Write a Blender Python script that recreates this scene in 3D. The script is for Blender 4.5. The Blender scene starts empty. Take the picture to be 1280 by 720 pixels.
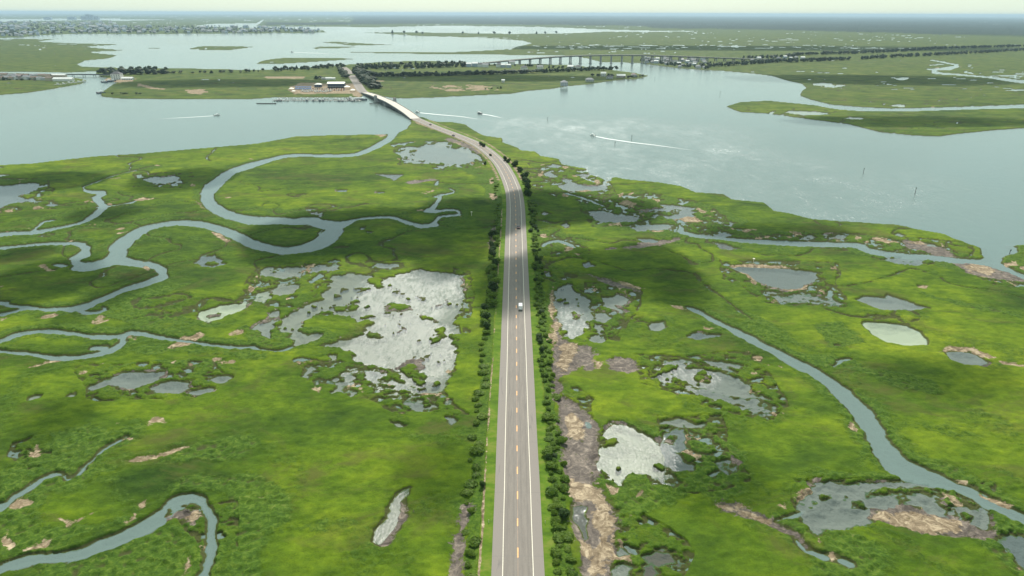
import bpy, bmesh, math, random
import numpy as np
from mathutils import Matrix, Vector
R = math.radians
random.seed(7); rng = np.random.default_rng(7)
sc = bpy.context.scene
col = sc.collection

# ------------------------------------------------------------------ camera
F = 853.0; H = 130.0
PITCH = math.atan((360 - 16.4) / F); ROLL = R(0.19)
CM = (Matrix.Translation((0, 0, H)) @ Matrix.Rotation(math.pi / 2 - PITCH, 4, 'X') @ Matrix.Rotation(ROLL, 4, 'Z'))
cam = bpy.data.objects.new('camera', bpy.data.cameras.new('camera'))
cam.data.sensor_width = 36.0; cam.data.lens = F / 1280 * 36.0
cam.data.clip_start = 1.0; cam.data.clip_end = 200000.0
cam.matrix_world = CM; col.objects.link(cam); sc.camera = cam
CR = np.array(CM.to_3x3())
def G(x, y, z=0.0):
    """point of height z that the traced spot (x, y) of the survey picture shows"""
    y = max(y, 16.4 + (x - 640) * math.tan(ROLL) + 1.6)
    d = CR @ np.array([(x - 640) / F, -(y - 360) / F, -1.0])
    k = (z - H) / d[2]
    return np.array([d[0] * k, d[1] * k])
def G3(x, y, z=0.0):
    g = G(x, y, z); return Vector((g[0], g[1], z))
def mpp(Y): return (Y * math.cos(PITCH) + H * math.sin(PITCH)) / F   # metres per traced pixel, sideways

# ------------------------------------------------------------------ numpy noise
def _h(ix, iy, s):
    n = (ix.astype(np.int64) * 374761393 + iy.astype(np.int64) * 668265263 + s * 2147483647) & 0xFFFFFFFF
    n = ((n ^ (n >> 13)) * 1274126177) & 0xFFFFFFFF
    return ((n ^ (n >> 16)) & 0xFFFF) / 65535.0
def vnoise(x, y, wl, s=0):
    x = x / wl + s * 17.31; y = y / wl - s * 9.73
    x, y = x * .829 + y * .559, y * .829 - x * .559
    ix = np.floor(x); iy = np.floor(y); fx = x - ix; fy = y - iy
    fx = fx * fx * (3 - 2 * fx); fy = fy * fy * (3 - 2 * fy)
    a = _h(ix, iy, s); b = _h(ix + 1, iy, s); c = _h(ix, iy + 1, s); d = _h(ix + 1, iy + 1, s)
    return ((a + (b - a) * fx) * (1 - fy) + (c + (d - c) * fx) * fy) * 2 - 1
def fbm(x, y, wl, octs=3, s=0, g=.5):
    o = 0; a = 1; t = 0
    for k in range(octs):
        o = o + a * vnoise(x, y, wl / 2 ** k, s + k * 7); t += a; a *= g
    return o / t
def sstep(a, b, v):
    t = np.clip((v - a) / (b - a), 0, 1); return t * t * (3 - 2 * t)

# ------------------------------------------------------------------ materials
def mat(name):
    m = bpy.data.materials.new(name); m.use_nodes = True
    nt = m.node_tree; nt.nodes.clear()
    return m, nt, nt.nodes, nt.links
def out(nt, sh, vol=None):
    o = nt.nodes.new('ShaderNodeOutputMaterial')
    if sh: nt.links.new(sh, o.inputs['Surface'])
    if vol: nt.links.new(vol, o.inputs['Volume'])
def N(nt, t, **kw):
    n = nt.nodes.new('ShaderNode' + t)
    for k, v in kw.items():
        if k in n.inputs: n.inputs[k].default_value = v
        else: setattr(n, k, v)
    return n
def noise(nt, scale, detail=3, rough=.55, vec=None, dist=0):
    n = N(nt, 'TexNoise'); n.inputs['Scale'].default_value = scale; n.inputs['Detail'].default_value = detail
    n.inputs['Roughness'].default_value = rough; n.inputs['Distortion'].default_value = dist
    if vec is not None: nt.links.new(vec, n.inputs['Vector'])
    return n
def ramp(nt, fac, stops, interp='LINEAR'):
    r = N(nt, 'ValToRGB'); r.color_ramp.interpolation = interp
    e = r.color_ramp.elements
    while len(e) < len(stops): e.new(.5)
    for i, (p, c) in enumerate(stops):
        e[i].position = p; e[i].color = (*c, 1) if len(c) == 3 else c
    nt.links.new(fac, r.inputs['Fac']); return r
def mixc(nt, fac, a, b, blend='MIX'):
    m = N(nt, 'Mix', data_type='RGBA', blend_type=blend)
    for v, s in ((fac, 0), (a, 6), (b, 7)):
        if isinstance(v, (int, float)): m.inputs[s].default_value = v
        elif isinstance(v, tuple): m.inputs[s].default_value = (*v, 1)
        else: nt.links.new(v, m.inputs[s])
    return m.outputs[2]
def math_(nt, op, a, b=None, c=None, clamp=False):
    m = N(nt, 'Math', operation=op, use_clamp=clamp)
    for i, v in enumerate((a, b, c)):
        if v is None: continue
        if isinstance(v, (int, float)): m.inputs[i].default_value = v
        else: nt.links.new(v, m.inputs[i])
    return m.outputs[0]
def simple(name, c, rough=.7, var=.25, scale=1.0, metal=0.0, spec=.4):
    """plain painted / natural surface with a procedural mottling in its colour"""
    m, nt, nn, ll = mat(name)
    tc = N(nt, 'TexCoord'); nz = noise(nt, scale, 4, .6, tc.outputs['Object'])
    lo = tuple(v * (1 - var) for v in c); hi = tuple(min(1, v * (1 + var)) for v in c)
    r = ramp(nt, nz.outputs['Fac'], [(.3, lo), (.7, hi)])
    b = N(nt, 'BsdfPrincipled'); b.inputs['Roughness'].default_value = rough; b.inputs['Metallic'].default_value = metal
    b.inputs['Specular IOR Level'].default_value = spec
    ll.new(r.outputs['Color'], b.inputs['Base Color']); out(nt, b.outputs[0]); return m

# ------------------------------------------------------------------ objects
def tag(o, label=None, cat=None, group=None, kind=None):
    if label: o['label'] = label
    if cat: o['category'] = cat
    if group: o['group'] = group
    if kind: o['kind'] = kind
    return o
def mesh_obj(name, verts, faces, mats, parent=None, fmat=None, smooth=False):
    me = bpy.data.meshes.new(name); me.from_pydata([tuple(v) for v in verts], [], faces)
    for m in (mats if isinstance(mats, (list, tuple)) else [mats]): me.materials.append(m)
    if fmat: me.polygons.foreach_set('material_index', fmat)
    if smooth: me.polygons.foreach_set('use_smooth', [True] * len(me.polygons))
    me.update()
    o = bpy.data.objects.new(name, me); col.objects.link(o)
    if parent: o.parent = parent
    return o
def empty(name, loc, rz=0.0):
    o = bpy.data.objects.new(name, None); o.empty_display_size = .5
    o.location = loc; o.rotation_euler = (0, 0, rz); col.objects.link(o); return o
class MB:
    """collects boxes, prisms and tubes into one mesh"""
    def __init__(s): s.v = []; s.f = []; s.m = []
    def add(s, vs, fs, m=0):
        b = len(s.v); s.v += [tuple(p) for p in vs]; s.f += [tuple(i + b for i in f) for f in fs]; s.m += [m] * len(fs)
    def box(s, c, d, rz=0, m=0, taper=1.0):
        x, y, z = d[0] / 2, d[1] / 2, d[2] / 2; ca, sa = math.cos(rz), math.sin(rz)
        vs = []
        for zz in (-z, z):
            k = 1 if zz < 0 else taper
            for px, py in ((-x * k, -y * k), (x * k, -y * k), (x * k, y * k), (-x * k, y * k)):
                vs.append((c[0] + px * ca - py * sa, c[1] + px * sa + py * ca, c[2] + zz))
        s.add(vs, [(3, 2, 1, 0), (4, 5, 6, 7), (0, 1, 5, 4), (1, 2, 6, 5), (2, 3, 7, 6), (3, 0, 4, 7)], m)
    def cyl(s, c, r, h, n=8, r2=None, m=0):
        r2 = r if r2 is None else r2
        vs = [(c[0] + r * math.cos(2 * math.pi * i / n), c[1] + r * math.sin(2 * math.pi * i / n), c[2]) for i in range(n)]
        vs += [(c[0] + r2 * math.cos(2 * math.pi * i / n), c[1] + r2 * math.sin(2 * math.pi * i / n), c[2] + h) for i in range(n)]
        s.add(vs, [tuple(range(n))[::-1], tuple(range(n, 2 * n))] + [(i, (i + 1) % n, n + (i + 1) % n, n + i) for i in range(n)], m)
    def gable(s, c, d, h, over=.3, rz=0, m=0):
        """pitched roof, ridge along x, standing on c"""
        x, y = d[0] / 2 + over, d[1] / 2 + over; ca, sa = math.cos(rz), math.sin(rz)
        P = [(-x, -y, 0), (x, -y, 0), (x, y, 0), (-x, y, 0), (-x, 0, h), (x, 0, h)]
        s.add([(c[0] + a * ca - b * sa, c[1] + a * sa + b * ca, c[2] + e) for a, b, e in P],
              [(3, 2, 1, 0), (0, 1, 5, 4), (2, 3, 4, 5), (1, 2, 5), (3, 0, 4)], m)
    def hip(s, c, d, h, over=.3, rz=0, m=0):
        x, y = d[0] / 2 + over, d[1] / 2 + over; ca, sa = math.cos(rz), math.sin(rz); q = max(0.1, x - y)
        P = [(-x, -y, 0), (x, -y, 0), (x, y, 0), (-x, y, 0), (-q, 0, h), (q, 0, h)]
        s.add([(c[0] + a * ca - b * sa, c[1] + a * sa + b * ca, c[2] + e) for a, b, e in P],
              [(3, 2, 1, 0), (0, 1, 5, 4), (2, 3, 4, 5), (1, 2, 5), (3, 0, 4)], m)
    def build(s, name, mats, parent=None, smooth=False):
        return mesh_obj(name, s.v, s.f, mats, parent, s.m, smooth)
def copy_tree(o, parent=None):
    c = o.copy(); col.objects.link(c); c.parent = parent
    for ch in list(o.children): copy_tree(ch, c)
    return c
GR0 = (.026, .056, .006); GR1 = (.054, .098, .006); GR2 = (.090, .141, .007); GR3 = (.138, .184, .010)
WATER_BUMP = .4
SUN_EL, SUN_AZ = 49, 3          # degrees; azimuth to the right of straight ahead
EXPO = 0.6; SKY = .105; SUN = 4.0
HAZE = 4.8e-5
SKYTINT = (.95, 1.0, .92); SKYVEIL = (4.3, 5.5, 5.0); HAZECOL = (.50, .67, .80)
WINDY = [(520,370,68,42,.95),(505,435,70,50,1.05),(790,570,50,40,1.15),(495,655,30,40,1.0),(760,175,220,38,.53),(920,220,240,50,.56),(560,150,60,12,.35),(715,400,20,30,.7),(1030,243,34,6,.6),(560,193,60,12,.4),(850,470,60,20,.7)]
# ------------------------------------------------------------------ survey of the marsh (traced outlines, laid on the ground by G)
NEAR_SHORE = [(-900,245),(-300,222),(0,207),(40,205),(85,199.5),(120,196),(180,192),(250,186),(320,180),(370,171),(415,169.5),(460,168.5),(487,168),(494,163),
 (500,165),(507,162),(512,157),(516,150),(522,146),(530,147),(541,152),(565,153),(582,156),(590,162),(605,170),(628,173),(628,178),(648,185),(650,188),(670,190),(675,195),(698,199),(702,206),(732,211),(737,218),
 (755,224),(768,222),(785,225),(820,228),(850,233),(872,241),(905,243),(915,250),(955,254),(968,264),(985,267),(1012,274),(1050,277),(1095,280),(1125,282),(1150,288),(1180,293),
 (1210,305),(1225,310),(1231,322),(1226,327),(1250,331),(1255,322),(1272,316),(1270,309),(1262,308),(1300,305),(1700,295)]
BIG = NEAR_SHORE + [(2600,150),(1800,60),(1500,36),(1280,30),(640,31),(480,33),(330,22),(0,24),(-400,24),(-1800,90)]
LANDS = [  # added back inside BIG
 # middle island with the tree causeway
 [(126,116),(128,121),(135,121.5),(150,123),(200,124),(260,124),(320,123.5),(345,121.5),(395,121.5),(430,121.5),(450,122),(453,119),(449,116),(452,113.5),(459,113),(462,117),(470,120.5),(500,123),(540,122),(580,120),(620,118),(640,117),
  (660,113.5),(690,111),(712,107.5),(740,105),(760,102),(780,99.5),(795,99.5),(805,97),(812,95),(800,92.5),(790,91),(775,89),(760,86.5),(740,85),(720,82),(700,81),(680,80.5),(640,80),
  (600,80.5),(585,79),(560,77),(520,76),(480,77),(440,80),(400,83),(340,87),(300,87),(260,86),(200,85),(140,86),(118,91),(126,96),(145,99),(150,102),(143,105),(135,110)],
 # left spit with houses
 [(-900,160),(-300,138),(0,118.5),(30,116.5),(60,112),(80,108.5),(100,105),(108,101),(102,98.5),(80,97),(60,94),(40,92),(0,91.5),(-300,95),(-900,110)],
 # left far marsh
 [(-900,95),(-300,88),(0,90),(35,90),(90,90.5),(140,88),(150,86),(145,84),(105,83.5),(97,80),(105,76),(135,73.5),(147,69),(110,65.5),(120,64.5),(158,63),(128,60.5),(105,58.5),(150,55.5),(90,54),(45,52),(72,48.5),(0,49),(-300,50),(-900,62)],
 [(233,61),(250,58),(280,57.5),(318,58.5),(300,61),(290,62.5),(250,62.5)], [(184,60),(200,59.7),(198,60.6),(186,60.6)],
 [(320,80),(332,75),(345,73),(360,72),(400,72.5),(447,73),(430,74.8),(380,78),(350,79.8)],
 [(391,60),(400,58.3),(425,58),(445,58.5),(430,60),(395,61)], [(403,53),(420,52),(450,54),(480,55.3),(492,56),(440,57),(425,55)],
 [(430,65),(480,64.8),(560,65.5),(600,63.5),(645,61),(700,60),(700,68.5),(640,68.5),(560,67.8),(480,66.6)],
 [(455,41),(480,40),(560,41),(640,42.3),(700,41.8),(700,52),(655,51),(630,49),(600,47),(560,46),(520,45),(482,42.2)],
 # town shore and far bands
 [(-900,60),(-100,48),(0,47.5),(30,46.5),(50,44),(90,42.5),(200,42.5),(320,41.8),(380,41.3),(408,40.3),(404,38),(370,36),(322,35),(240,33),(262,30),(320,29),(330,24.2),(240,24),(150,26),(120,25),(60,26),(0,27),(-900,30)],
 [(320,33),(400,33.5),(470,34),(550,32.3),(640,33),(700,34.5),(760,37),(810,38.3),(870,39),(1000,40),(1300,48),(1900,56),(1900,20),(640,18.5),(330,18.5),(150,19.5),(150,24.5),(330,25)],
 # great right marsh
 [(666,54),(655,51),(640,49),(640,42.5),(700,42),(760,39.5),(806,40),(870,39),(1000,38),(1280,45),(1900,55),(2600,140),(1280,131),(1200,134),(1120,136),(1080,134),(1040,131),(1015,125),(1001,120),(1001,115),(1007,110),(1003,105),(985,101),
  (965,95),(940,92),(900,88.5),(880,87.5),(850,85.5),(830,83),(800,79),(790,78.5),(750,77.5),(735,73),(716,70.3),(700,69),(640,68.5),(640,61),(650,57.5)],
 # long low island on the right
 [(908,133),(925,128),(960,126),(990,129),(1020,132),(1060,137),(1110,139),(1280,135.5),(1700,118),(1700,140),(1280,160),(1240,163),(1200,167),(1172,170.5),(1140,169),(1100,165),(1060,155),(1020,150),(960,142),(925,140)],
]
# creeks: x, y, apparent thickness across the run
CREEKS = [
 [(494,164,11),(487,173.5,8),(480,178,7),(465,186,6),(450,192,5),(435,194.5,4.5),(410,195,4),(380,194.5,4),(360,195,4.5),(345,198,5),(330,202,6),(318,205.5,8),(310,208,8),(295,213,9),(283,219,10),(272,228,14),(263,237,16),(259,247,17),(265,257,14),(280,266,12),(300,272.5,11),(320,276,12),(345,276.5,10),(370,277.5,9),(385,276,10),(400,279,12),(418,284,18),(415,292,20),(402,303,17),(385,310,12),(360,313.5,10),(335,310.5,10),(318,306,12),(300,298,12),(285,291,11),(265,284,9),(245,280,8),(225,279,7),(205,281,7),(187,285,8),(172,291,11),(159,300,17),(150,310,21),(147,319,20),(138,327,14),(120,332,10),(105,333,13),(95,326,10),(104,319,12),(108,312,12),(100,306,7),(85,305,5),(50,306,4),(20,309,4),(0,311,5),(-80,316,5),(-260,330,6),(-600,320,8)],
 [(145,326,14),(165,329,9),(185,332,8),(197,335,9),(204,340,12),(203,346,11),(193,351,8),(175,357,8),(150,365,7),(130,374,7),(110,382,8),(95,386,8),(80,386,5),(60,387,5),(40,386,4),(20,390,4),(0,394,5),(-60,402,5),(-220,425,7),(-600,430,9)],
 [(-500,400,8),(-160,380,7),(-40,374,6),(0,379,6),(15,382,5),(35,385.5,5)], [(95,386,6),(105,390,6),(118,391,5),(130,388,5),(129,384,3)], [(80,333,4),(70,331,3)],
 [(418,283,12),(437,277,5),(450,274,3.2),(470,272,3.2),(490,272,3.5),(500,275,5),(515,280,5),(528,283,5.5),(541,281,7),(546,275,5),(552,271,4),(562,270,4),(574,268,4),(570,263.5,3.5),(558,263,3.5),(545,264.5,5),(534,264,4),(542,260,6),(546,254,5),(549,248,5),(545,246,3)],
 [(550,244,2.2),(563,242,2.5),(567,239,2.5),(562,236,2)], [(545,232,4),(548,226,2.5)],
 [(-700,330,9),(-300,300,7),(-60,300,6),(0,294,6),(15,292.5,5),(35,291.5,5),(50,290,6),(75,285,4),(100,279,4),(112,273,6),(122,266,7),(129,259,9),(125,253,9),(121,248,9),(127,242,8),(118,240,5),(108,238,3),(104,234,2)], [(42,288,3),(52,280,3),(61,277,4)],
 [(104,234,1.6),(125,226,1.2),(150,218,1.1),(190,208,1.0)], [(125,259,2),(150,256,1.5),(180,249,2)],
 [(-600,500,10),(-220,465,8),(-60,438,6),(0,427,6),(15,420.5,5.5),(40,416,5.5),(70,415,5.5),(100,419,5.5),(130,421.5,5.5),(150,421,6),(163,417,6),(180,418,6),(195,422,5.5),(220,426,4),(250,430,3.8),(280,434,4.5),(300,435,3),(315,434.5,4),(330,438,2),(350,439,2.5),(365,434,3)],
 [(156,421,8),(152,430,7),(140,438,6),(115,445,6),(85,449,6),(60,448,5.5),(40,443,6.5),(20,441,5),(0,440,5),(-60,440,6),(-160,450,6)],
 [(240,800,14),(254,728,13),(254,720,13),(260,698,12),(264,672,11.5),(263,650,11),(253,632,12),(236,625,13),(220,631,16),(207,644,18),(183,659,17),(153,674,16),(122,686,14),(92,695,12),(55,699,12),(18,706,11),(0,712,10),(-40,730,12),(-160,760,14),(-420,740,16)],
 [(-400,700,12),(-180,680,10),(-60,650,10),(0,634.5,8.5),(18,622,6.5),(37,610,5.5),(55,599,5.5),(73,594,5),(84,599,4),(96,595,4),(104,586,3)], [(104,586,1.6),(130,562,1.6),(160,545,1.4)],
 [(860,384,2),(867,387,5),(880,394,5.5),(895,403,6.5),(915,413,7.5),(935,423,8.5),(950,431,9),(960,436,10),(985,450,11),(1010,463,12),(1030,476,13),(1045,487,15),(1060,499,18),(1075,515,22),(1086,531,23),(1100,552,25),(1113,572,28),(1130,588,27),(1158,598,21),(1180,606,18),(1210,618,16),(1240,632,14),(1262,643,13),(1290,655,13),(1360,690,14),(1500,720,15),(1800,700,15)],
 [(1003,640,3),(960,655,1)], [(985,662,4),(1010,690,7),(1040,699,6),(1062,707,5)],
 [(850,281,3),(852,290,7),(865,294.5,5),(880,296.5,4),(900,298.5,4),(925,301,5),(960,303,6),(990,305,7),(1020,306,7),(1050,306.5,7),(1070,307.5,8),(1085,313,8),(1110,318,7),(1140,321,7),(1170,323,7),(1200,327,7),(1230,330,9),(1250,334,8),(1280,347,7),(1400,385,8),(1600,420,8),(2000,430,10)],
 [(1041,458,2.5),(1050,452,3.5),(1062,450,3)], [(679,308,4),(688,303,5),(700,302,4),(712,306,5),(718,310,4)], [(708,242,2),(720,245,2),(730,248,2.5),(755,258,2)],
 # upper right curl
 [(1165,75,1.3),(1185,79,1.6),(1196,82,3.2),(1180,86,4.5),(1166,88,4),(1175,91.5,3),(1200,93.5,2),(1240,97,2.2),(1270,101,4),(1330,108,6)], [(1160,82,1.2),(1180,80,1.0)],
 [(1001,124,4),(1020,130,4),(1060,136,4),(1110,137.5,4),(1180,136,4),(1280,132.5,4),(1700,115,5)],
]
# ponds: outline, ragged amplitude, wavelength, bottom (0 teal, .5 brown grey, 1 pale silt)
PONDS = [
 ([(417,345),(435,342),(463,345),(470,350),(487,349),(500,343),(525,337),(548,340),(575,345),(581,352),(582,365),(581,378),(575,393),(568,408),(568,425),(570,440),(562,455),(563,465),(560,478),(555,490),(545,494),(530,493),(518,488),(512,478),(500,467),(490,461),(475,460),(455,457),(445,452),(441,443),(430,441),(415,438),(400,437),(398,432),(410,430),(420,424),(440,421),(452,418),(460,410),(452,403),(436,404),(425,398),(412,392),(398,392),(384,399),(376,406),(372,414),(382,424),(392,418),(400,419),(385,430),(375,433),(365,432),(370,425),(362,414),(350,414),(352,400),(365,392),(385,378),(400,374),(408,365),(414,358)], 2.6, 9, .75),
 ([(243,397),(252,389),(280,381),(300,380),(305,377),(311,381),(300,390),(275,400),(262,405),(252,403)], 1.0, 6, 1),
 ([(-60,235),(40,229),(56,233),(40,240),(25,244),(42,251),(15,256),(0,261),(-60,264)], 5, 14, .3), ([(54,257),(65,255),(75,256),(66,259)], 1, 8, .3), ([(-20,218),(12,219),(-5,222)], 1, 8, .2),
 ([(512,192),(530,180),(545,181),(560,184),(590,193),(596,200),(580,206),(548,204),(520,198)], 3, 10, .45), ([(498,196),(500,182),(520,176),(560,178),(600,190),(606,204),(580,211),(545,208),(515,204)], -7, 12, .6),
 ([(467,217),(480,218),(495,218.5),(505,218),(497,222.5),(493,226),(485,222),(474,220)], .8, 6, .2), ([(420,238),(436,237),(432,240.5),(421,240)], 1, 8, .3), ([(471,241),(480,240.5),(480,242),(472,242.5)], .6, 8, .3), ([(380,262),(392,260.5),(398,262),(385,264)], 2, 8, .4), ([(383,266),(396,265),(404,268),(401,271),(390,269)], 2, 8, .1), ([(450,285),(457,284),(456,287),(451,288)], 1, 6, .2), ([(458,290),(466,290),(464,292.5)], 1, 6, .2),
 ([(177,224),(190,221),(205,221.5),(215,219),(229,221),(224,226),(205,231),(192,228)], 3.2, 10, .4), ([(245,325),(252,321),(268,320),(280,324),(280,331),(265,335),(250,334),(245,330)], 3.2, 8, .3),
 ([(110,485),(125,478),(150,468),(180,465),(202,464),(206,470),(190,478),(172,486),(150,485),(135,481),(115,490)], 1.2, 7, .5), ([(188,485),(200,478),(215,476),(233,479),(235,485),(225,491),(205,492),(192,490)], .2, 9, .5), ([(235,491),(248,487),(260,486),(268,488),(262,493),(245,495)], .6, 7, .5), ([(218,470),(225,467),(232,471),(225,474)], .6, 6, .5), ([(260,476),(270,470),(284,470),(286,473),(276,480)], .8, 6, .5),
 ([(32,497),(42,493),(52,493),(48,499),(35,502)], .5, 6, .7), ([(80,497),(92,490),(100,489),(92,496)], .5, 6, .7),
 ([(514,607),(503,612),(496,619),(486.5,631),(482,647),(467,665),(467,676),(477,683),(488,680),(499,662),(504,644),(500,630),(506,619),(514,610)], .35, 4, .8),
 ([(500,501),(512,503),(530,506),(528,514),(514,513)], .8, 5, .5), ([(486,527),(500,530),(505,534),(498,534)], .3, 5, .8), ([(559,525),(565,523),(568,528),(563,532),(559,529)], .2, 5, .45),
 ([(455,465),(468,463),(482,469),(478,475),(465,476)], 1, 5, .5), ([(410,445),(418,443),(425,449),(415,451)], .6, 5, .7), ([(385,457),(392,455),(394,461),(386,472),(380,470)], .7, 5, .6), ([(394,475),(400,472),(402,481),(396,482)], .5, 5, .6), ([(416,490),(424,484),(430,488),(422,491)], .5, 5, .8),
 ([(336,364),(345,357),(362,355),(376,356),(374,362),(365,368),(350,370),(338,369)], 1, 7, .8),
 ([(324,346),(330,334),(350,334),(378,336),(374,345),(355,348),(335,349)], -2.5, 7, .7), ([(318,378),(322,362),(334,358),(338,372),(328,381)], -3.0, 6, .9), ([(385,345),(400,328),(424,328),(420,338),(400,341)], -2.6, 7, .5), ([(465,334),(470,329),(500,329),(500,334),(485,335)], 1.2, 7, .5), ([(330,420),(318,408),(345,390),(352,395),(338,418)], -4, 7, .6),
 ([(455,478),(470,468),(495,475),(520,492),(515,500),(480,494)], -2.2, 5, .6), ([(520,500),(540,500),(560,500),(560,512),(530,512)], -2, 5, .7), ([(425,455),(450,458),(440,500),(415,480)], -3.2, 5, .6),
 # right of the road
 ([(693,366),(702,356),(713,356),(718,362),(725,368),(737,374),(738,385),(742,398),(735,410),(725,418),(712,427),(702,420),(698,408),(696,392),(693,380)], 1.8, 6, .55),
 ([(752,371),(762,373),(775,369),(787,374),(780,382),(768,381),(783,390),(775,392),(765,386),(755,382)], .7, 6, .6), ([(745,392),(757,390),(767,398),(757,404),(746,402)], .8, 6, .55), ([(740,404),(754,406),(752,418),(742,416)], 1.5, 4, .55), ([(757,414),(775,410),(774,418),(760,422)], 1.2, 5, .55),
 ([(810,408),(815,403),(830,403),(832,409),(822,414),(812,413)], .4, 5, .55), ([(784,398),(795,395),(803,398),(792,401)], .7, 5, .6), ([(734,424),(745,420),(756,425),(752,430),(738,428)], .6, 5, .6), ([(860,421),(875,416),(900,419),(888,422),(868,424)], 1, 5, .3),
 ([(808,474),(818,460),(850,458),(880,462),(905,467),(930,478),(942,485),(935,490),(950,497),(915,497),(890,490),(865,485),(850,480),(825,478)], 1.6, 6, .55), ([(830,455),(850,449),(900,453),(925,457),(925,462),(870,459)], -1.6, 6, .5), ([(850,480),(890,486),(950,493),(975,515),(960,523),(930,512),(900,500),(870,494)], -1.6, 5, .5), ([(880,493),(900,496),(893,501)], .6, 4, .9),
 ([(750,549),(757,536),(765,527.5),(780,529),(796,533),(814,545),(828,557),(835,573),(829,601),(811,595),(790,592),(774,607),(759,601),(747,589),(748,561)], .7, 4, .85),
 ([(832,540),(845,535),(863,537),(872,546),(860,552),(862,564),(848,566),(854,576),(871,583),(866,592),(845,589),(830,580),(826,556)], .6, 4, .35), ([(818,598),(838,594),(860,606),(850,610),(830,606)], -.6, 4, .4), ([(893,578),(915,574),(925,582),(914,596),(905,592)], -1.0, 3, .4),
 ([(825,530),(850,521),(870,530),(885,528),(878,536),(850,533)], .6, 4, .6),
 ([(722,631),(713,634),(712,650),(722,665),(730,680),(737,674),(734,659),(738,650),(731,642),(733,633)], .4, 4, .2), ([(806,698),(820,691),(838,693),(843,703),(826,709),(810,704)], .4, 4, .1), ([(806,712),(815,708),(823,716),(818,726),(808,724)], .3, 4, .15), ([(766,689),(775,684),(785,692),(774,697)], .4, 3, .5), ([(762,712),(780,706),(792,712),(788,722),(764,722)], .4, 3, .6),
 ([(676,267),(681,265),(687,267),(681,270)], .2, 5, .2), ([(703,281),(708,279),(712,283),(708,286),(705,284)], .3, 5, .8), ([(729,329),(736,327),(742,333),(732,335)], .6, 5, .3), ([(700,348),(707,347),(707,351),(701,351)], .4, 4, .3), ([(681,342),(686,341),(688,346),(684,347)], .4, 4, .3),
 ([(700,234),(706,230),(715,228),(735,232),(757,231),(757,235),(745,239),(725,239),(705,240)], 3.2, 10, .4), ([(718,219),(730,216.5),(741,219),(733,222)], 1.5, 10, .2), ([(702,225),(708,223),(715,226),(707,228.5)], 1.2, 8, .3), ([(684,208),(693,205),(702,207),(697,211)], 1.8, 8, .3), ([(676,218),(690,213),(700,218),(694,225),(684,221)], -2.5, 8, .4),
 ([(736,265),(750,263.5),(775,269),(800,271),(798,277),(770,278.5),(752,277),(745,277)], 1.6, 9, .2), ([(790,267),(820,261),(845,259),(870,265),(868,270),(830,274.5),(800,272)], -4.5, 10, .4), ([(798,299),(812,298.5),(824,301),(821,303.5),(805,303)], .5, 8, .3), ([(785,284),(820,280),(845,281),(840,287),(800,290)], -4, 9, .5),
 ([(890,278),(905,274),(922,280),(910,284)], -2.5, 9, .4), ([(876,294),(900,290),(920,294),(905,297)], -1.5, 9, .3), ([(818,255),(845,257),(870,262),(850,264)], -4, 9, .4),
 ([(892,303),(915,307),(925,313),(905,312)], 1.6, 8, .1), ([(912,334),(925,332),(960,334),(985,335),(1000,338),(1020,340),(1033,346),(1020,352),(1008,357),(1010,361),(985,363),(965,361),(945,352),(930,343)], 1.4, 9, .4),
 ([(958,366),(1000,365),(1030,371),(1056,380),(1040,382),(1010,379),(975,377)], -.8, 6, .5), ([(1067,375),(1080,371),(1105,372),(1109,369),(1120,372),(1140,378),(1163,386),(1140,388),(1115,388),(1100,387),(1085,381)], .7, 7, .5),
 ([(1077,407),(1085,403),(1110,404),(1135,408),(1152,417),(1161,426),(1160,432),(1135,433),(1110,430),(1090,420)], .2, 8, 1), ([(1182,441),(1200,439),(1222,444),(1234,453),(1228,458),(1208,457),(1190,450)], .2, 8, .5),
 ([(1135,304),(1150,302),(1170,306),(1185,314),(1186,320),(1175,317),(1155,309)], .8, 8, .6), ([(1112,292.5),(1123,291.5),(1134,295),(1125,296)], .8, 8, .6), ([(1000,300),(1010,293.5),(1045,291.5),(1060,297),(1045,301)], -2.6, 8, .7), ([(1120,318),(1100,312),(1090,322),(1120,330),(1170,332),(1170,326)], -3.6, 8, .4),
 ([(1000,645),(1002,625),(1018,603),(1040,600),(1052,607),(1100,608),(1155,604),(1170,608),(1190,616),(1230,638),(1237,650),(1244,668),(1216,673),(1180,670),(1150,664),(1125,658),(1100,650),(1080,655),(1060,660),(1035,664),(1030,676),(1010,668)], 1.2, 6, .5),
 ([(1245,670),(1262,660),(1290,680),(1290,720),(1270,700)], -1.2, 5, .3),
 # bright scattered pools far right
 ([(1018,105),(1028,104),(1040,104),(1040,107),(1020,107)], 3, 30, .9), ([(1028,108.5),(1045,105.5),(1062,107),(1040,109.5)], 5, 30, .8), ([(1118,98.5),(1125,96.5),(1138,96.5),(1135,98.5),(1125,100)], 3, 30, .9),
 ([(983,141),(990,139.5),(1020,140),(1036,142.5),(1020,144),(1000,143.5)], 4, 30, .9), ([(1055,148.5),(1062,146.5),(1078,147.5),(1078,149.5)], 2, 30, .9), ([(960,140.5),(968,139.5),(968,142),(962,142.5)], 3, 20, .9),
 ([(1115,132.5),(1120,130.5),(1132,131),(1127,134)], 3, 30, .9),
]
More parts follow.
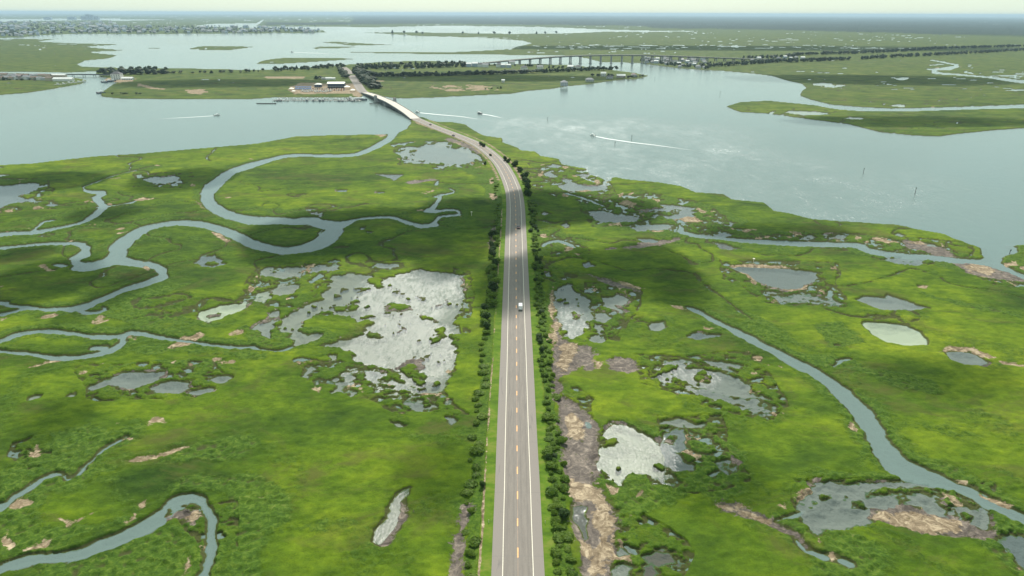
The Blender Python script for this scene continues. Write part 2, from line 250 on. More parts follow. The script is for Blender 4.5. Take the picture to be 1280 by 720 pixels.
POND_LAND = [ # little islands in ponds: outline
 ([(752,552),(760,547),(772,548),(778,554),(772,560),(758,561)],), ([(480,381),(492,379),(514,383),(516,387),(500,390),(482,389)],), ([(518,390),(530,394),(548,400),(546,402),(528,398)],), ([(456,415),(472,417),(474,422),(462,424)],), ([(395,397),(420,394),(440,398),(446,404),(462,400),(466,404),(452,413),(430,417),(400,415),(380,410),(378,404)],),
 ([(545,410),(558,411),(556,420),(548,420)],), ([(512,465),(525,466),(536,470),(530,474),(514,472)],), ([(435,383),(445,381),(447,387),(437,390)],), ([(470,344),(480,350),(482,360),(472,362),(460,352)],), ([(1080,613),(1110,609.5),(1150,609),(1190,615),(1215,625),(1229,635),(1215,641),(1195,631),(1170,621),(1120,618.5),(1085,621)],),
 ([(1120,621),(1132,619),(1142,627),(1128,628)],), ([(1066,629),(1078,628),(1082,635),(1068,634)],), ([(1024,620),(1038,617),(1040,623),(1026,625)],), ([(1010,626),(1022,626),(1022,632),(1012,633)],), ([(1052,624),(1060,621),(1062,630),(1054,630)],), ([(1140,632),(1152,634),(1150,638),(1142,637)],), ([(1180,636),(1194,637),(1192,645),(1182,644)],), ([(1170,623),(1190,626),(1192,634),(1178,635)],), ([(1203,644),(1212,646),(1208,650)],),
 ([(205,637),(213,634),(216,640),(207,645)],), ([(224,631),(233,629),(241,636),(236,641),(227,638)],), ([(834,547),(844,544),(843,555),(830,553)],), ([(855,530),(865,544),(872,550),(860,548)],), ([(1025,350),(1040,346),(1020,340)],), ([(255,330),(268,327),(274,331),(262,334)],), ([(262,394),(275,392),(276,395),(264,397)],),
 ([(720,372),(728,378),(724,384),(718,380)],), ([(715,390),(722,394),(718,398)],), ([(835,468),(845,472),(852,478),(842,480)],), ([(870,470),(890,472),(884,478),(872,476)],),
]
# bare mud and pale sand: outline, raggedness
MUD = [
 ([(691,470),(698,468),(702,480),(700,495),(714,500),(731,515),(747,532),(751,545),(747,561),(741,589),(744,604),(756,622),(767,647),(771,671),(762,699),(759,735),(733,735),(725,690),(710,653),(707,601),(700,540),(692,500)], 1.2),
 ([(689,445),(690,432),(700,425),(722,430),(745,437),(746,445),(735,455),(722,462),(705,470),(697,478),(692,465)], 1.2), ([(728,453),(736,449),(746,455),(742,465),(732,464)], .6), ([(758,450),(770,447),(790,450),(798,462),(785,468),(765,463)], .7),
 ([(584,628),(575,650),(566,671),(561,700),(560,740),(580,740),(581,700),(581,671),(589,638)], .8), ([(735,556),(749,548),(750,600),(742,598)], .5),
 ([(497,620),(503,633),(506,646),(498,664),(487,682),(478,682),(494,655)], .7), ([(1080,650),(1092,634),(1130,630),(1170,642),(1205,652),(1242,665),(1240,674),(1215,674),(1180,671),(1150,666),(1125,658),(1100,650)], .9),
 ([(614,310),(620,285),(616,284),(611,305)], .8), ([(690,430),(692,400),(696,398),(700,425)], .5), ([(893,630),(925,632),(960,648),(962,655),(935,650),(900,642)], 1.0), ([(960,650),(1004,668),(1010,690),(990,672),(958,656)], .8), ([(505,228),(540,224),(545,226),(510,231)], 2),
 ([(560,172),(600,186),(612,196),(606,196),(585,186),(556,175)], 2), ([(205,650),(222,640),(246,636),(246,648),(240,658),(228,652)], 1.0),
 ([(1130,300),(1180,310),(1195,322),(1170,320),(1130,308)], 1.5), ([(1195,330),(1215,328),(1262,340),(1290,354),(1240,350),(1210,342)], 3), ([(755,312),(800,306),(850,298),(852,302),(800,312)], 3), ([(735,344),(770,352),(800,364),(795,366),(760,356)], 1.4),
]
SAND = [
 ([(696,452),(703,432),(712,428),(726,430),(720,445),(708,458),(704,468)], 1.4), ([(745,452),(757,455),(752,463),(746,462)], .8), ([(702,600),(712,600),(730,604),(745,606),(756,625),(762,640),(748,640),(735,628),(712,630)], 1.2), ([(722,678),(735,680),(745,690),(737,700),(726,692)], .6), ([(738,640),(752,640),(766,652),(765,680),(750,700),(756,720),(742,720),(742,690),(745,665)], 1.4), ([(758,610),(772,612),(774,618),(760,622)], .6), ([(705,520),(715,515),(727,525),(734,545),(722,552),(708,540)], 1.0), ([(795,620),(801,617),(798,624)], .3),
 ([(764,540),(768,530),(770,545)], .5), ([(690,440),(700,405),(694,402),(686,420)], 1.0), ([(685,385),(690,360),(694,380),(690,400)], 1.0), ([(160,577),(172,572),(200,570),(230,558),(240,560),(215,568),(190,576),(168,579)], .8), ([(38,572),(48,558),(50,566),(45,575)], .6), ([(155,548),(163,546),(170,549),(162,552)], .2),
 ([(5,674),(14,664),(20,686),(12,690)], .6), ([(35,692),(68,676),(64,682),(45,692)], .4), ([(170,632),(180,627),(184,632),(176,637)], .3), ([(158,655),(166,646),(165,652)], .3), ([(15,630),(30,622),(42,628),(30,636),(18,636)], .6), ([(75,650),(95,656),(120,641),(90,660)], .6), ([(228,648),(244,638),(246,648),(238,656)], .5), ([(228,718),(233,698),(236,700),(232,716)], .5),
 ([(178,328),(187,333),(186,340),(179,336)], .5), ([(50,333),(56,331),(60,337),(68,339),(58,340)], .6), ([(170,250),(180,247),(186,250),(176,252)], .8), ([(265,291),(272,292),(288,303),(282,304),(270,297)], .6), ([(465,168.5),(478,168),(487,169.5),(478,171)], 1), ([(244,252),(250,255),(256,262),(252,260)], .6), ([(0,400),(15,396),(5,402)], .5),
 ([(912,333),(930,331),(975,333),(1000,337),(985,336),(925,334),(918,336)], .6), ([(922,338),(935,343),(946,352),(940,350),(925,341)], .5), ([(980,364),(1000,360),(1010,357),(1008,362),(990,366)], .5), ([(1178,442),(1185,435),(1215,436),(1242,448),(1236,450),(1210,440),(1186,440)], .4), ([(1245,452),(1280,458),(1280,461),(1250,456)], .4), ([(1208,333),(1225,330),(1245,338),(1238,346),(1222,341)], 1.5), ([(1145,359),(1152,357),(1160,358),(1157,362),(1148,361)], .2), ([(1086,299),(1096,297),(1125,304),(1108,305)], 1.0), ([(1255,330),(1268,328),(1270,333),(1258,335)], .4), ([(1135,303),(1150,302),(1160,306),(1145,306)], .8),
 ([(1130,640),(1170,645),(1199,655),(1200,664),(1170,669),(1140,663),(1118,655),(1112,645)], .8), ([(1090,648),(1105,638),(1120,644),(1110,652),(1095,650)], .8), ([(893,631),(905,632),(935,640),(960,650),(955,654),(925,645),(895,638)], .9), ([(915,640),(930,632),(936,636),(925,640)], .4), ([(974,632),(982,631),(982,636)], .3), ([(1175,620),(1190,625),(1202,634),(1196,633),(1180,624)], .3), ([(1015,670),(1024,672),(1030,685),(1022,678)], .4), ([(1035,695),(1042,692),(1047,702),(1040,703)], .4), ([(1060,536),(1066,528),(1068,540)], .4), ([(1195,602),(1205,604),(1208,609),(1198,608)], .3), ([(1220,618),(1260,634),(1258,638),(1222,622)], .4), ([(1272,712),(1276,708),(1279,718)], .3),
 ([(775,254),(785,251),(798,256),(790,258),(778,257)], 1.0), ([(720,238),(735,236),(738,239),(724,240.5)], 1.2), ([(703,208),(712,209),(706,212)], .6), ([(672,220),(678,214),(680,219),(674,222)], .6), ([(850,274),(860,270),(880,277),(870,280)], 3), ([(815,289),(828,288),(830,291),(818,291)], .8), ([(840,382),(848,383),(858,388),(850,388),(842,385)], .5), ([(770,350),(790,356),(806,362),(800,363),(780,357)], .8), ([(878,409),(890,411),(888,413),(880,412)], .3), ([(612,225),(617,223),(617,230),(613,231)], .4), ([(610,242),(620,243),(621,250),(614,251)], .7), ([(614,292),(621,286),(618,300),(616,315),(612,312)], .7),
 ([(392,486),(404,484),(400,490)], .3), ([(525,492),(545,493),(552,491),(548,496),(530,496)], .3), ([(552,468),(556,460),(560,466)], .4), ([(436,480),(440,484),(432,486)], .3),
 # marina yard, bridge heads, road shoulders
 ([(450,111),(453,116),(449,122),(441,120),(437,114),(429,111),(425,108),(432,106),(441,108)], 1.0), ([(362,109.5),(375,104),(445,105),(446,112),(437,117.5),(365,118),(360,113)], 2.0), ([(512,150),(517,146.5),(524,148),(538,157),(548,164),(540,163),(525,157)], .8), ([(528,151),(540,152.5),(547,157),(550,162),(541,160)], .8),
 ([(170,106.5),(175,105),(195,110),(214,112),(195,112),(178,109)], 1.5), ([(235,113),(255,112),(255,119),(243,119)], 4), ([(128,99),(152,95),(166,97),(166,101),(150,103.5),(135,101)], 4), ([(330,96),(380,96),(382,99),(332,98.5)], 2), ([(535,108),(600,106),(620,113),(560,115)], -6), ([(465,101),(480,100.5),(478,102.5),(466,102)], 2),
]
ROUGH = [  # taller, darker, tangled growth
 [(0,590),(60,560),(110,575),(170,580),(240,560),(300,545),(330,555),(300,575),(250,572),(190,590),(120,600),(60,620),(60,660),(120,655),(200,625),(230,600),(300,590),(335,600),(360,650),(330,690),(330,735),(270,735),(285,660),(270,625),(225,615),(160,660),(60,690),(-40,700)],
 [(40,570),(60,545),(110,530),(150,540),(100,580),(60,595)], [(205,655),(240,665),(250,690),(235,735),(140,735),(20,735),(60,712),(140,690)],
 [(1040,480),(1058,500),(1075,540),(1095,575),(1085,595),(1060,590),(1070,560),(1050,520)], [(1000,590),(1060,588),(1110,590),(1160,600),(1160,606),(1100,607),(1030,600)], [(1030,664),(1060,662),(1085,668),(1110,690),(1115,712),(1070,735),(990,735),(1010,700),(1040,690)], [(1240,640),(1290,668),(1300,735),(1260,735),(1240,700),(1225,672)],
 [(860,540),(900,545),(930,570),(930,600),(940,625),(900,640),(860,620),(830,605),(860,600),(872,585)], [(760,520),(800,528),(850,540),(880,560),(835,572),(800,545)], [(740,600),(800,592),(840,605),(870,625),(820,640),(770,640),(756,620)], [(695,480),(720,492),(735,505),(728,512),(700,496)],
 [(960,640),(1000,650),(1010,670),(985,672)], [(860,380),(900,395),(960,425),(1000,440),(1060,450),(1080,460),(1120,462),(1160,480),(1170,492),(1120,490),(1060,465),(1010,460),(950,432),(890,408)], [(1020,410),(1050,405),(1080,430),(1040,440)],
 [(1140,362),(1180,374),(1280,392),(1280,402),(1190,382),(1145,370)], [(1080,300),(1180,310),(1230,325),(1260,340),(1290,360),(1290,372),(1220,345),(1140,330),(1060,318),(1040,308)], [(230,440),(330,445),(330,450),(240,446)], [(160,436),(220,432),(240,438),(180,450)],
 [(690,340),(700,350),(686,400),(684,440),(678,430),(680,370)], [(720,250),(800,240),(900,260),(940,280),(900,300),(840,300),(790,290),(740,285)], [(1280,300),(1262,310),(1250,330),(1290,345),(1320,330)], [(560,205),(620,215),(640,250),(610,330),(618,260),(590,220)],
]
ROAD_PX = [(647.6,800),(647.5,720),(647,660),(646.8,600),(646.3,560),(646,500),(645.8,440),(645.4,400),(645.2,360),(645,320),(644.8,280),(644.6,262),(643.6,248),(641.8,238),(637.5,226),(633,216.5),(626,205),(616.5,195),(606,186.5),(591,177.5),(566,167.2),(547,160),(531,153.2),(518.5,147.8)]
BRIDGE_PX = [(518.5,147.8),(499,137.5),(487.5,131.5),(479,127),(467.5,121.5),(456,115.8)]
ROAD2_PX = [(456,115.8),(451.5,112.5),(445.5,103),(440,95.5),(434.5,88.5),(430.5,85),(428.5,83.7)]
TAU_PX = [(700,20),(1280,23),(1900,26),(1900,52),(1280,46),(1100,41.5),(960,38),(830,36),(800,33),(640,31),(560,30),(440,31),(330,32),(330,29),(440,28.5),(440,20)]

SPECKLED = [
 [(320,335),(420,325),(440,345),(400,365),(370,385),(340,380),(315,390),(310,360)], [(420,452),(520,468),(560,495),(575,520),(500,515),(450,485),(380,480),(375,450)], [(560,330),(590,340),(590,400),(578,400)],
 [(490,180),(560,172),(612,190),(612,210),(560,214),(500,206)], [(-40,222),(60,225),(70,262),(-40,270)], [(165,216),(240,216),(235,236),(170,234)], [(85,455),(260,455),(290,470),(240,498),(110,498)],
 [(725,250),(800,240),(870,252),(905,270),(900,290),(850,292),(790,286),(740,284)], [(870,285),(1000,290),(1080,298),(1060,305),(960,300),(880,296)], [(1030,290),(1180,300),(1200,322),(1090,312)], [(665,205),(760,215),(765,245),(700,248),(665,235)], [(690,298),(730,300),(735,322),(690,322)],
 [(735,355),(800,362),(790,400),(775,430),(740,425)], [(795,445),(940,445),(985,510),(960,525),(860,505),(800,482)], [(900,326),(1040,330),(1062,386),(960,380),(905,350)], [(820,520),(900,520),(935,600),(860,615),(815,605)], [(755,640),(800,640),(860,690),(850,720),(770,720)],
 [(1190,325),(1270,335),(1300,360),(1240,356)], [(990,600),(1240,610),(1250,670),(1080,650),(1000,650)], [(20,555),(60,545),(70,590),(30,590)], [(225,640),(290,630),(300,690),(255,700)], [(700,480),(745,500),(745,530),(715,510)],
]
# ------------------------------------------------------------------ ground sheet
ys = np.concatenate([np.arange(18.6, 24, .35), np.arange(24, 60, .55), np.arange(60, 800, .85)])
th = PITCH + np.arctan((ys - 360) / F)
Yr = H / np.tan(th)
Yr = np.concatenate([Yr, Yr[-1] - np.cumsum(np.geomspace(2, 900, 22))])
t0 = np.arange(-.82, .8201, .00118)
side = .82 + np.cumsum(np.geomspace(.004, 1.6, 20))
T = np.concatenate([-side[::-1], t0, side])
dep = np.maximum(Yr * math.cos(PITCH) + H * math.sin(PITCH), 95.0)
X = dep[:, None] * T[None, :]; Y = np.repeat(Yr[:, None], len(T), 1)
NR, NC = X.shape
MP = dep / F                                   # per row
MPx = np.repeat(MP[:, None], NC, 1)
wx = fbm(X, Y, 24, 2, 1) * .8 + fbm(X, Y, 6, 3, 5, .65) * 1.0
wy = fbm(X, Y, 24, 2, 2) * .8 + fbm(X, Y, 6, 3, 6, .65) * 1.0
far = np.clip(MPx / .8, 1, 8)
wx = wx + (vnoise(X, Y, 60, 9) * 3 + vnoise(X, Y, 170, 10) * 6) * np.clip((Y - 900) / 1200, 0, 1)
wy = wy + (vnoise(X, Y, 60, 11) * 3 + vnoise(X, Y, 170, 12) * 6) * np.clip((Y - 900) / 1200, 0, 1)
XW, YW = X + wx, Y + wy
XH, YH = X + wx * .12, Y + wy * .12            # nearly straight edges for man-made ground
def rows_of(y0, y1):
    i0 = int(np.searchsorted(-Yr, -y1)); i1 = int(np.searchsorted(-Yr, -y0)); return max(0, i0 - 1), min(NR, i1 + 1)
def cols_of(r0, r1, x0, x1):
    d0, d1 = dep[max(0, r0)], dep[min(NR - 1, max(r0, r1 - 1))]
    lo = min(x0 / d0, x0 / d1); hi = max(x1 / d0, x1 / d1)
    return max(0, int(np.searchsorted(T, lo)) - 1), min(NC, int(np.searchsorted(T, hi)) + 1)
def seg_d2(px, py, a, b):
    vx, vy = b[0] - a[0], b[1] - a[1]; L = max(vx * vx + vy * vy, 1e-9)
    t = np.clip(((px - a[0]) * vx + (py - a[1]) * vy) / L, 0, 1)
    return (px - a[0] - t * vx) ** 2 + (py - a[1] - t * vy) ** 2, t
def marg(y): return max(14.0, 5 * mpp(max(0, min(y, 60000)))) + 12
def catmull(P, k=5):
    P = [np.array(p, float) for p in P]; o = []
    for i in range(len(P) - 1):
        p0, p1, p2, p3 = P[max(i - 1, 0)], P[i], P[i + 1], P[min(i + 2, len(P) - 1)]
        for j in range(k):
            t = j / k
            o.append(.5 * ((2 * p1) + (-p0 + p2) * t + (2 * p0 - 5 * p1 + 4 * p2 - p3) * t * t + (-p0 + 3 * p1 - 3 * p2 + p3) * t ** 3))
    o.append(P[-1]); return o
def poly_field(pts, hard=False):
    """signed distance inside a traced outline -> (rows, cols, field)"""
    A, B = (XH, YH) if hard else (XW, YW)
    P = [G(*p) for p in pts]; xs = [p[0] for p in P]; yy = [p[1] for p in P]
    m = marg(max(yy)); r0, r1 = rows_of(min(yy) - m, max(yy) + m); c0, c1 = cols_of(r0, r1, min(xs) - m, max(xs) + m)
    if r1 <= r0 or c1 <= c0: return None
    d2 = np.full((r1 - r0, c1 - c0), 1e12); ins = np.zeros(d2.shape, bool)
    for i in range(len(P)):
        a, b = P[i], P[(i + 1) % len(P)]
        ma = marg(max(a[1], b[1]))
        q0, q1 = rows_of(min(a[1], b[1]) - ma, max(a[1], b[1]) + ma); q0 = max(q0, r0); q1 = min(q1, r1)
        if q1 <= q0: continue
        s0, s1 = cols_of(q0, q1, min(a[0], b[0]) - ma, max(a[0], b[0]) + ma); s0 = max(s0, c0); s1 = min(s1, c1)
        if s1 > s0:
            dd, _ = seg_d2(A[q0:q1, s0:s1], B[q0:q1, s0:s1], a, b)
            v = d2[q0 - r0:q1 - r0, s0 - c0:s1 - c0]; np.minimum(v, dd, out=v)
        if a[1] != b[1]:
            py = B[q0:q1, c0:c1]; px = A[q0:q1, c0:c1]
            cr = ((a[1] > py) != (b[1] > py)) & (px < (b[0] - a[0]) * (py - a[1]) / (b[1] - a[1]) + a[0])
            ins[q0 - r0:q1 - r0] ^= cr
    d = np.minimum(np.sqrt(d2), 400.0)
    return (slice(r0, r1), slice(c0, c1)), np.where(ins, d, -d)
def ragged(sl, f, amp, wl):
    k = max(1.0, float(np.mean(MP[sl[0]])) / .55)
    n = fbm(X[sl], Y[sl], wl * k, 3, 21)
    if amp < 0: return np.minimum(f, -amp * k * .3) + amp * k * .12 * -1 * 0 + (-amp) * k * (n * 1.2 - .14)
    return f + amp * k * n
def line_apply(arr, pts, w_px=True, w_m=None, hard=False, dist_only=False):
    """max of (half width - distance) along a run, written into arr"""
    A, B = (XH, YH) if hard else (XW, YW)
    C = catmull(pts, 4); Q = []
    for i, p in enumerate(C):
        g = G(p[0], p[1])
        if w_px:
            a = C[max(i - 1, 0)]; b = C[min(i + 1, len(C) - 1)]; t = np.array([b[0] - a[0], b[1] - a[1]]); t /= max(1e-6, np.hypot(*t)); n = np.array([-t[1], t[0]])
            g1 = G(p[0] + n[0] * p[2] / 2, p[1] + n[1] * p[2] / 2); g2 = G(p[0] - n[0] * p[2] / 2, p[1] - n[1] * p[2] / 2)
            ta, tb = G(a[0], a[1]), G(b[0], b[1]); tw = (tb - ta) / max(1e-6, np.hypot(*(tb - ta))); d = g1 - g2
            w = abs(d[0] * tw[1] - d[1] * tw[0])
        else: w = w_m
        Q.append((g, w))
    for (a, wa), (b, wb) in zip(Q[:-1], Q[1:]):
        m = marg(max(a[1], b[1])) + max(wa, wb)
        r0, r1 = rows_of(min(a[1], b[1]) - m, max(a[1], b[1]) + m); c0, c1 = cols_of(r0, r1, min(a[0], b[0]) - m, max(a[0], b[0]) + m)
        if r1 <= r0 or c1 <= c0: continue
        d2, t = seg_d2(A[r0:r1, c0:c1], B[r0:r1, c0:c1], a, b)
        v = arr[r0:r1, c0:c1]; np.maximum(v, (wa + (wb - wa) * t) / 2 - np.sqrt(d2), out=v)

W = np.full((NR, NC), -400.0)                  # >0 under water
BOT = np.zeros((NR, NC))                       # what lies on the bottom
sl, f = poly_field(BIG); W[sl] = np.maximum(W[sl], f)
for P in LANDS:
    r = poly_field(P)
    if r: W[r[0]] = np.minimum(W[r[0]], -r[1])
FARLAND = (Y > 850) & (W < 0)
big_water = W.copy()
# scattered pools of the far marsh
pl = .95 * fbm(X / 1.7, Y, 26, 4, 31, .62) + .4 * fbm(X / 2.0, Y, 320, 2, 33)
kf = np.clip((Y - 950) / 400, 0, 1) * np.clip((Y > 0), 0, 1)
W = np.maximum(W, np.where(W < -10, (pl - .46) * 50 * kf - (1 - kf) * 50, -400))
pl = fbm(X, Y, 17, 3, 35) + .4 * fbm(X, Y, 90, 2, 36)
W = np.maximum(W, np.where((W < -8) & (Y <= 1000), (pl - .92) * 14, -400)); del pl
mn_ = fbm(X, Y, 95, 3, 91, .45); mk_ = fbm(X, Y, 260, 2, 93)
HAIR = (.011 - np.abs(mn_)) * 32 * np.clip(MPx / .35, 1, 2)
HAIR = np.where(mk_ > .10, HAIR, -20); mn_ = fbm(X, Y, 42, 3, 95, .45); HAIR = np.maximum(HAIR, np.where(mk_ < -.12, (.009 - np.abs(mn_)) * 18 * np.clip(MPx / .35, 1, 2), -20))
W = np.maximum(W, np.where((W < -3) & (Y < 1500), HAIR - .30 - 6 * sstep(290, 230, Y), -400))
CRK = np.full((NR, NC), -60.0)
for c in CREEKS: line_apply(CRK, c)
CRK = CRK + fbm(X, Y, 7, 2, 41) * .5
W = np.maximum(W, CRK)
BRN = []; RAGA = np.full((NR, NC), .12)
for pts, amp, wl, bt in PONDS:
    r = poly_field(pts)
    if not r: continue
    s, f = r; f = ragged(s, f, amp, wl)
    BOT[s] = np.where(f > W[s] - 0, np.where(f > -1.5, bt, BOT[s]), BOT[s])
    W[s] = np.maximum(W[s], f)
    RAGA[s] = np.where(f > -6, np.maximum(RAGA[s], min(1.0, abs(amp) / 1.6)), RAGA[s])
    if bt in (.1, .15, .2) and G(*pts[0])[1] < 240: BRN.append((s, f))
for (pts,) in POND_LAND:
    r = poly_field(pts); s, f = r; W[s] = np.minimum(W[s], -(f + .5 * fbm(X[s], Y[s], 4, 2, 44)))
MUDm = np.zeros((NR, NC)); SANDm = np.zeros((NR, NC)); ROUGHm = np.zeros((NR, NC)); SHORE = np.zeros((NR, NC))
for arr, L, off in ((MUDm, MUD, 22), (SANDm, SAND, 25)):
    for pts, amp in L:
        r = poly_field(pts)
        if not r: continue
        s, f = r; f = ragged(s, f, amp * 1.3, 6)
        f = f + fbm(X[s], Y[s], 2.4, 3, 29, .65) * min(1.0, abs(amp))
        wd = 1.5 + MPx[s] * .6
        arr[s] = np.maximum(arr[s], sstep(-wd, wd, f))
for s_, f_ in BRN:
    q_ = sstep(.6, -.3, f_); MUDm[s_] *= q_; SANDm[s_] *= q_
for pts in ROUGH:
    s, f = poly_field(pts); f = f + 5 * fbm(X[s], Y[s], 14, 3, 27)
    ROUGHm[s] = np.maximum(ROUGHm[s], sstep(-2, 3, f))
# road embankments
RD = np.full((NR, NC), -400.0)
line_apply(RD, ROAD_PX, False, 0.0, True); line_apply(RD, ROAD2_PX, False, 0.0, True)
RD = -RD                                       # distance from the road centre
CAUSE = np.full((NR, NC), -400.0)              # causeway ridges under the tree lines
TREELINES = [
 [(-200,93),(0,92.3),(60,91.8),(100,91.8),(128,92.2)], [(128,92.2),(210,91.5),(300,90.5),(340,90),(400,87.5),(428,84)],
 [(428,84),(470,84.5),(520,83.5),(560,82),(600,80.5),(640,82),(700,84),(740,86)], [(440,94),(500,95.5),(560,94.5),(640,92),(700,90),(745,87.5),(790,92)],
 [(860,77),(900,78),(960,77.8),(1000,76.5),(1060,74.5),(1120,71.5),(1200,67.5),(1290,62.5),(1500,52)], [(960,73),(990,70),(1060,67),(1120,64.5),(1160,62),(1200,60.3),(1290,58),(1500,50)]]
for tl in TREELINES[1:]: line_apply(CAUSE, tl, False, 14.0, True)

# bank growth follows the creeks; distance to water
# speckled wet ground round the larger pools
poly_zone = np.zeros((NR, NC))
for P in SPECKLED:
    s_, f_ = poly_field(P); poly_zone[s_] = np.maximum(poly_zone[s_], sstep(-3, 4, f_ + 4 * fbm(X[s_], Y[s_], 20, 2, 79)))
kk = np.clip(MPx / .35, 1, 6)
PNEAR = sstep(7, 1, np.abs(W)) * (BOT > 0) * RAGA
rg1 = fbm(X, Y, 4.2, 4, 71, .66); rg3 = fbm(X, Y, 1.7, 2, 72); rg2 = fbm(X / 1.5, Y, 10.0, 3, 73, .6)
W = np.where(Y < 1300, W + np.where(np.abs(W) < 9, rg1 * (.35 + .4 * (BOT < .05) + 2.0 * PNEAR) + rg2 * (.12 + 1.7 * PNEAR) + rg3 * (.25 + .9 * PNEAR), 0), W)
spk = (fbm(X / 1.3, Y, 3.4 * kk ** .5, 3, 78, .6) - .34) * 3.2
SPZ = poly_zone
W = np.where((W < -.4) & (SPZ > .3), np.maximum(W, spk * SPZ - .15 * (1 - SPZ)), W)
isl = sstep(.42, .5, fbm(X, Y, 5.5, 3, 75) + .45 * fbm(X, Y, 40, 2, 77)) * sstep(16, 2, W) * (CRK < -3) * (BOT > .52) * (BOT < .9) * (RAGA > .4)
W = np.where((isl > .1) & (W > 0), -isl * .9, W)
edge = -W
n1 = fbm(X, Y, 9, 3, 51); n2 = fbm(X, Y, 45, 3, 52); n3 = fbm(X, Y, 220, 3, 53); n0 = vnoise(X, Y, 1.5, 54)
bank = np.maximum(sstep(9, 1.5, edge + 3.0 * n1) * (.35 + .65 * sstep(-.25, .35, n2)) * (CRK > -18), sstep(-3, -.3, HAIR + 1.5 * n1) * .5)
ROUGHm = np.clip(np.maximum(ROUGHm, bank * np.clip(1.3 - Y / 1400, 0, 1)), 0, 1)
sp = sstep(.58, .74, fbm(X, Y, 13, 3, 57) + .35 * n2) * sstep(30, 3, edge) * .8       # small bare spots near water
SANDm = np.maximum(SANDm, sp * (CRK > -14) * (W < 0))
MUDm = np.maximum(MUDm, sstep(.34, .5, n1 + .6 * n2) * sstep(4.5, .8, edge) * (W < 0) * (BOT > .25) * .8)
verge = sstep(8.2, 7.6, RD)
# heights
sl_w = np.maximum(1.1, MPx * .7)
hl = .85 * sstep(0, 1, -W / sl_w) + .10 * n2 + .07 * n1
hw = -1.3 * sstep(0, 1, W / 5.0)
Z = np.where(W < 0, np.maximum(hl, .0), hw)
Z = Z + ROUGHm * (W < -.3) * (.22 * n1 + .34 * n0) * np.clip(1.2 - Y / 900, 0, 1) + (W < -.5) * (n0 * .09 + .10 * vnoise(X, Y, 3.3, 58)) * np.clip(1.2 - Y / 700, 0, 1)
flat = np.clip(np.maximum(MUDm, SANDm * .9), 0, 1)
fl_h = .10 + .17 * n1 + .22 * SANDm
Z = np.where(flat > 0, Z * (1 - flat) + np.where(W > 0, np.maximum(fl_h, -.3), fl_h) * flat, Z)
emb = sstep(16, 10.5, RD) * ((Y < 905) | (Y > 1225))
Z = Z * (1 - emb) + 1.15 * emb
cz = sstep(-6, 3, CAUSE) * (W < -2); Z = Z + cz * 1.2
SANDm = np.maximum(SANDm, emb * sstep(13, 9.5, RD) * ((Y > 560) & (Y < 905)) * .75)
ROUGHm = np.maximum(ROUGHm, poly_zone * .55)
SANDm = np.maximum(SANDm, poly_zone * sstep(.30, .55, fbm(X, Y, 6 * kk ** .5, 3, 99)) * (W < .1) * .8)
SANDm = np.where(RD < 8.5, SANDm * (Y > 1000), SANDm); 
# tan ditch path left of the road and dry rim right of it
rx = X - np.interp(Y, [G(*p)[1] for p in ROAD_PX], [G(*p)[0] for p in ROAD_PX])
lim = (Y < 470)
SANDm = np.maximum(SANDm, lim * sstep(.55, .1, np.abs(rx + 9.6 + .35 * n1)) * (.45 + .5 * sstep(-.3, .3, n2)))
side_g = lim * (sstep(14.5, 13, np.abs(rx) + n1) * sstep(9.8, 10.4, np.abs(rx)))
ROUGHm = np.where(RD < 9.4, 0, np.maximum(ROUGHm, side_g)); MUDm = np.where(RD < 9.4, 0, MUDm)
VERGE = sstep(10.2, 9.2, RD + .3 * n1) * ((Y < 905))
FOR = np.zeros((NR, NC)); s, f = poly_field(TAU_PX); FOR[s] = sstep(-1, 1, (f + 90 * fbm(X[s], Y[s], 700, 3, 61)) / (3 * MPx[s]))
Z = Z + FOR * (8 + 4 * vnoise(X, Y, 300, 63)) * (W < 0)
BOTP = BOT.copy()
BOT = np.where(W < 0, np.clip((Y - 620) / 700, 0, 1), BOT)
tone = np.clip(.5 + .5 * n3 + .25 * n2, 0, 1)
DEEP = sstep(.5, 6, big_water)
def build_sheet():
    idx = np.arange(NR * NC, dtype=np.int32).reshape(NR, NC)
    q = np.stack([idx[1:, :-1], idx[1:, 1:], idx[:-1, 1:], idx[:-1, :-1]], -1).reshape(-1, 4)
    me = bpy.data.meshes.new('marsh_ground'); nf = len(q)
    me.vertices.add(NR * NC); me.vertices.foreach_set('co', np.stack([X, Y, Z], -1).astype(np.float32).ravel())
    me.loops.add(nf * 4); me.loops.foreach_set('vertex_index', q.ravel())
    me.polygons.add(nf); me.polygons.foreach_set('loop_start', np.arange(nf, dtype=np.int32) * 4)
    me.update(calc_edges=False)
    me.polygons.foreach_set('use_smooth', np.ones(nf, bool))
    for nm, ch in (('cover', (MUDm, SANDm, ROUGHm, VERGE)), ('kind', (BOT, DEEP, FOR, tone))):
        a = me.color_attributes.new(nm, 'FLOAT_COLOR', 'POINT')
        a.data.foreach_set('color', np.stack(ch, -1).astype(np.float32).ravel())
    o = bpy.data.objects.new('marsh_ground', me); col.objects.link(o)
    tag(o, 'green salt marsh with winding creeks, pools and bare mud', kind='structure'); return o
ground = build_sheet()

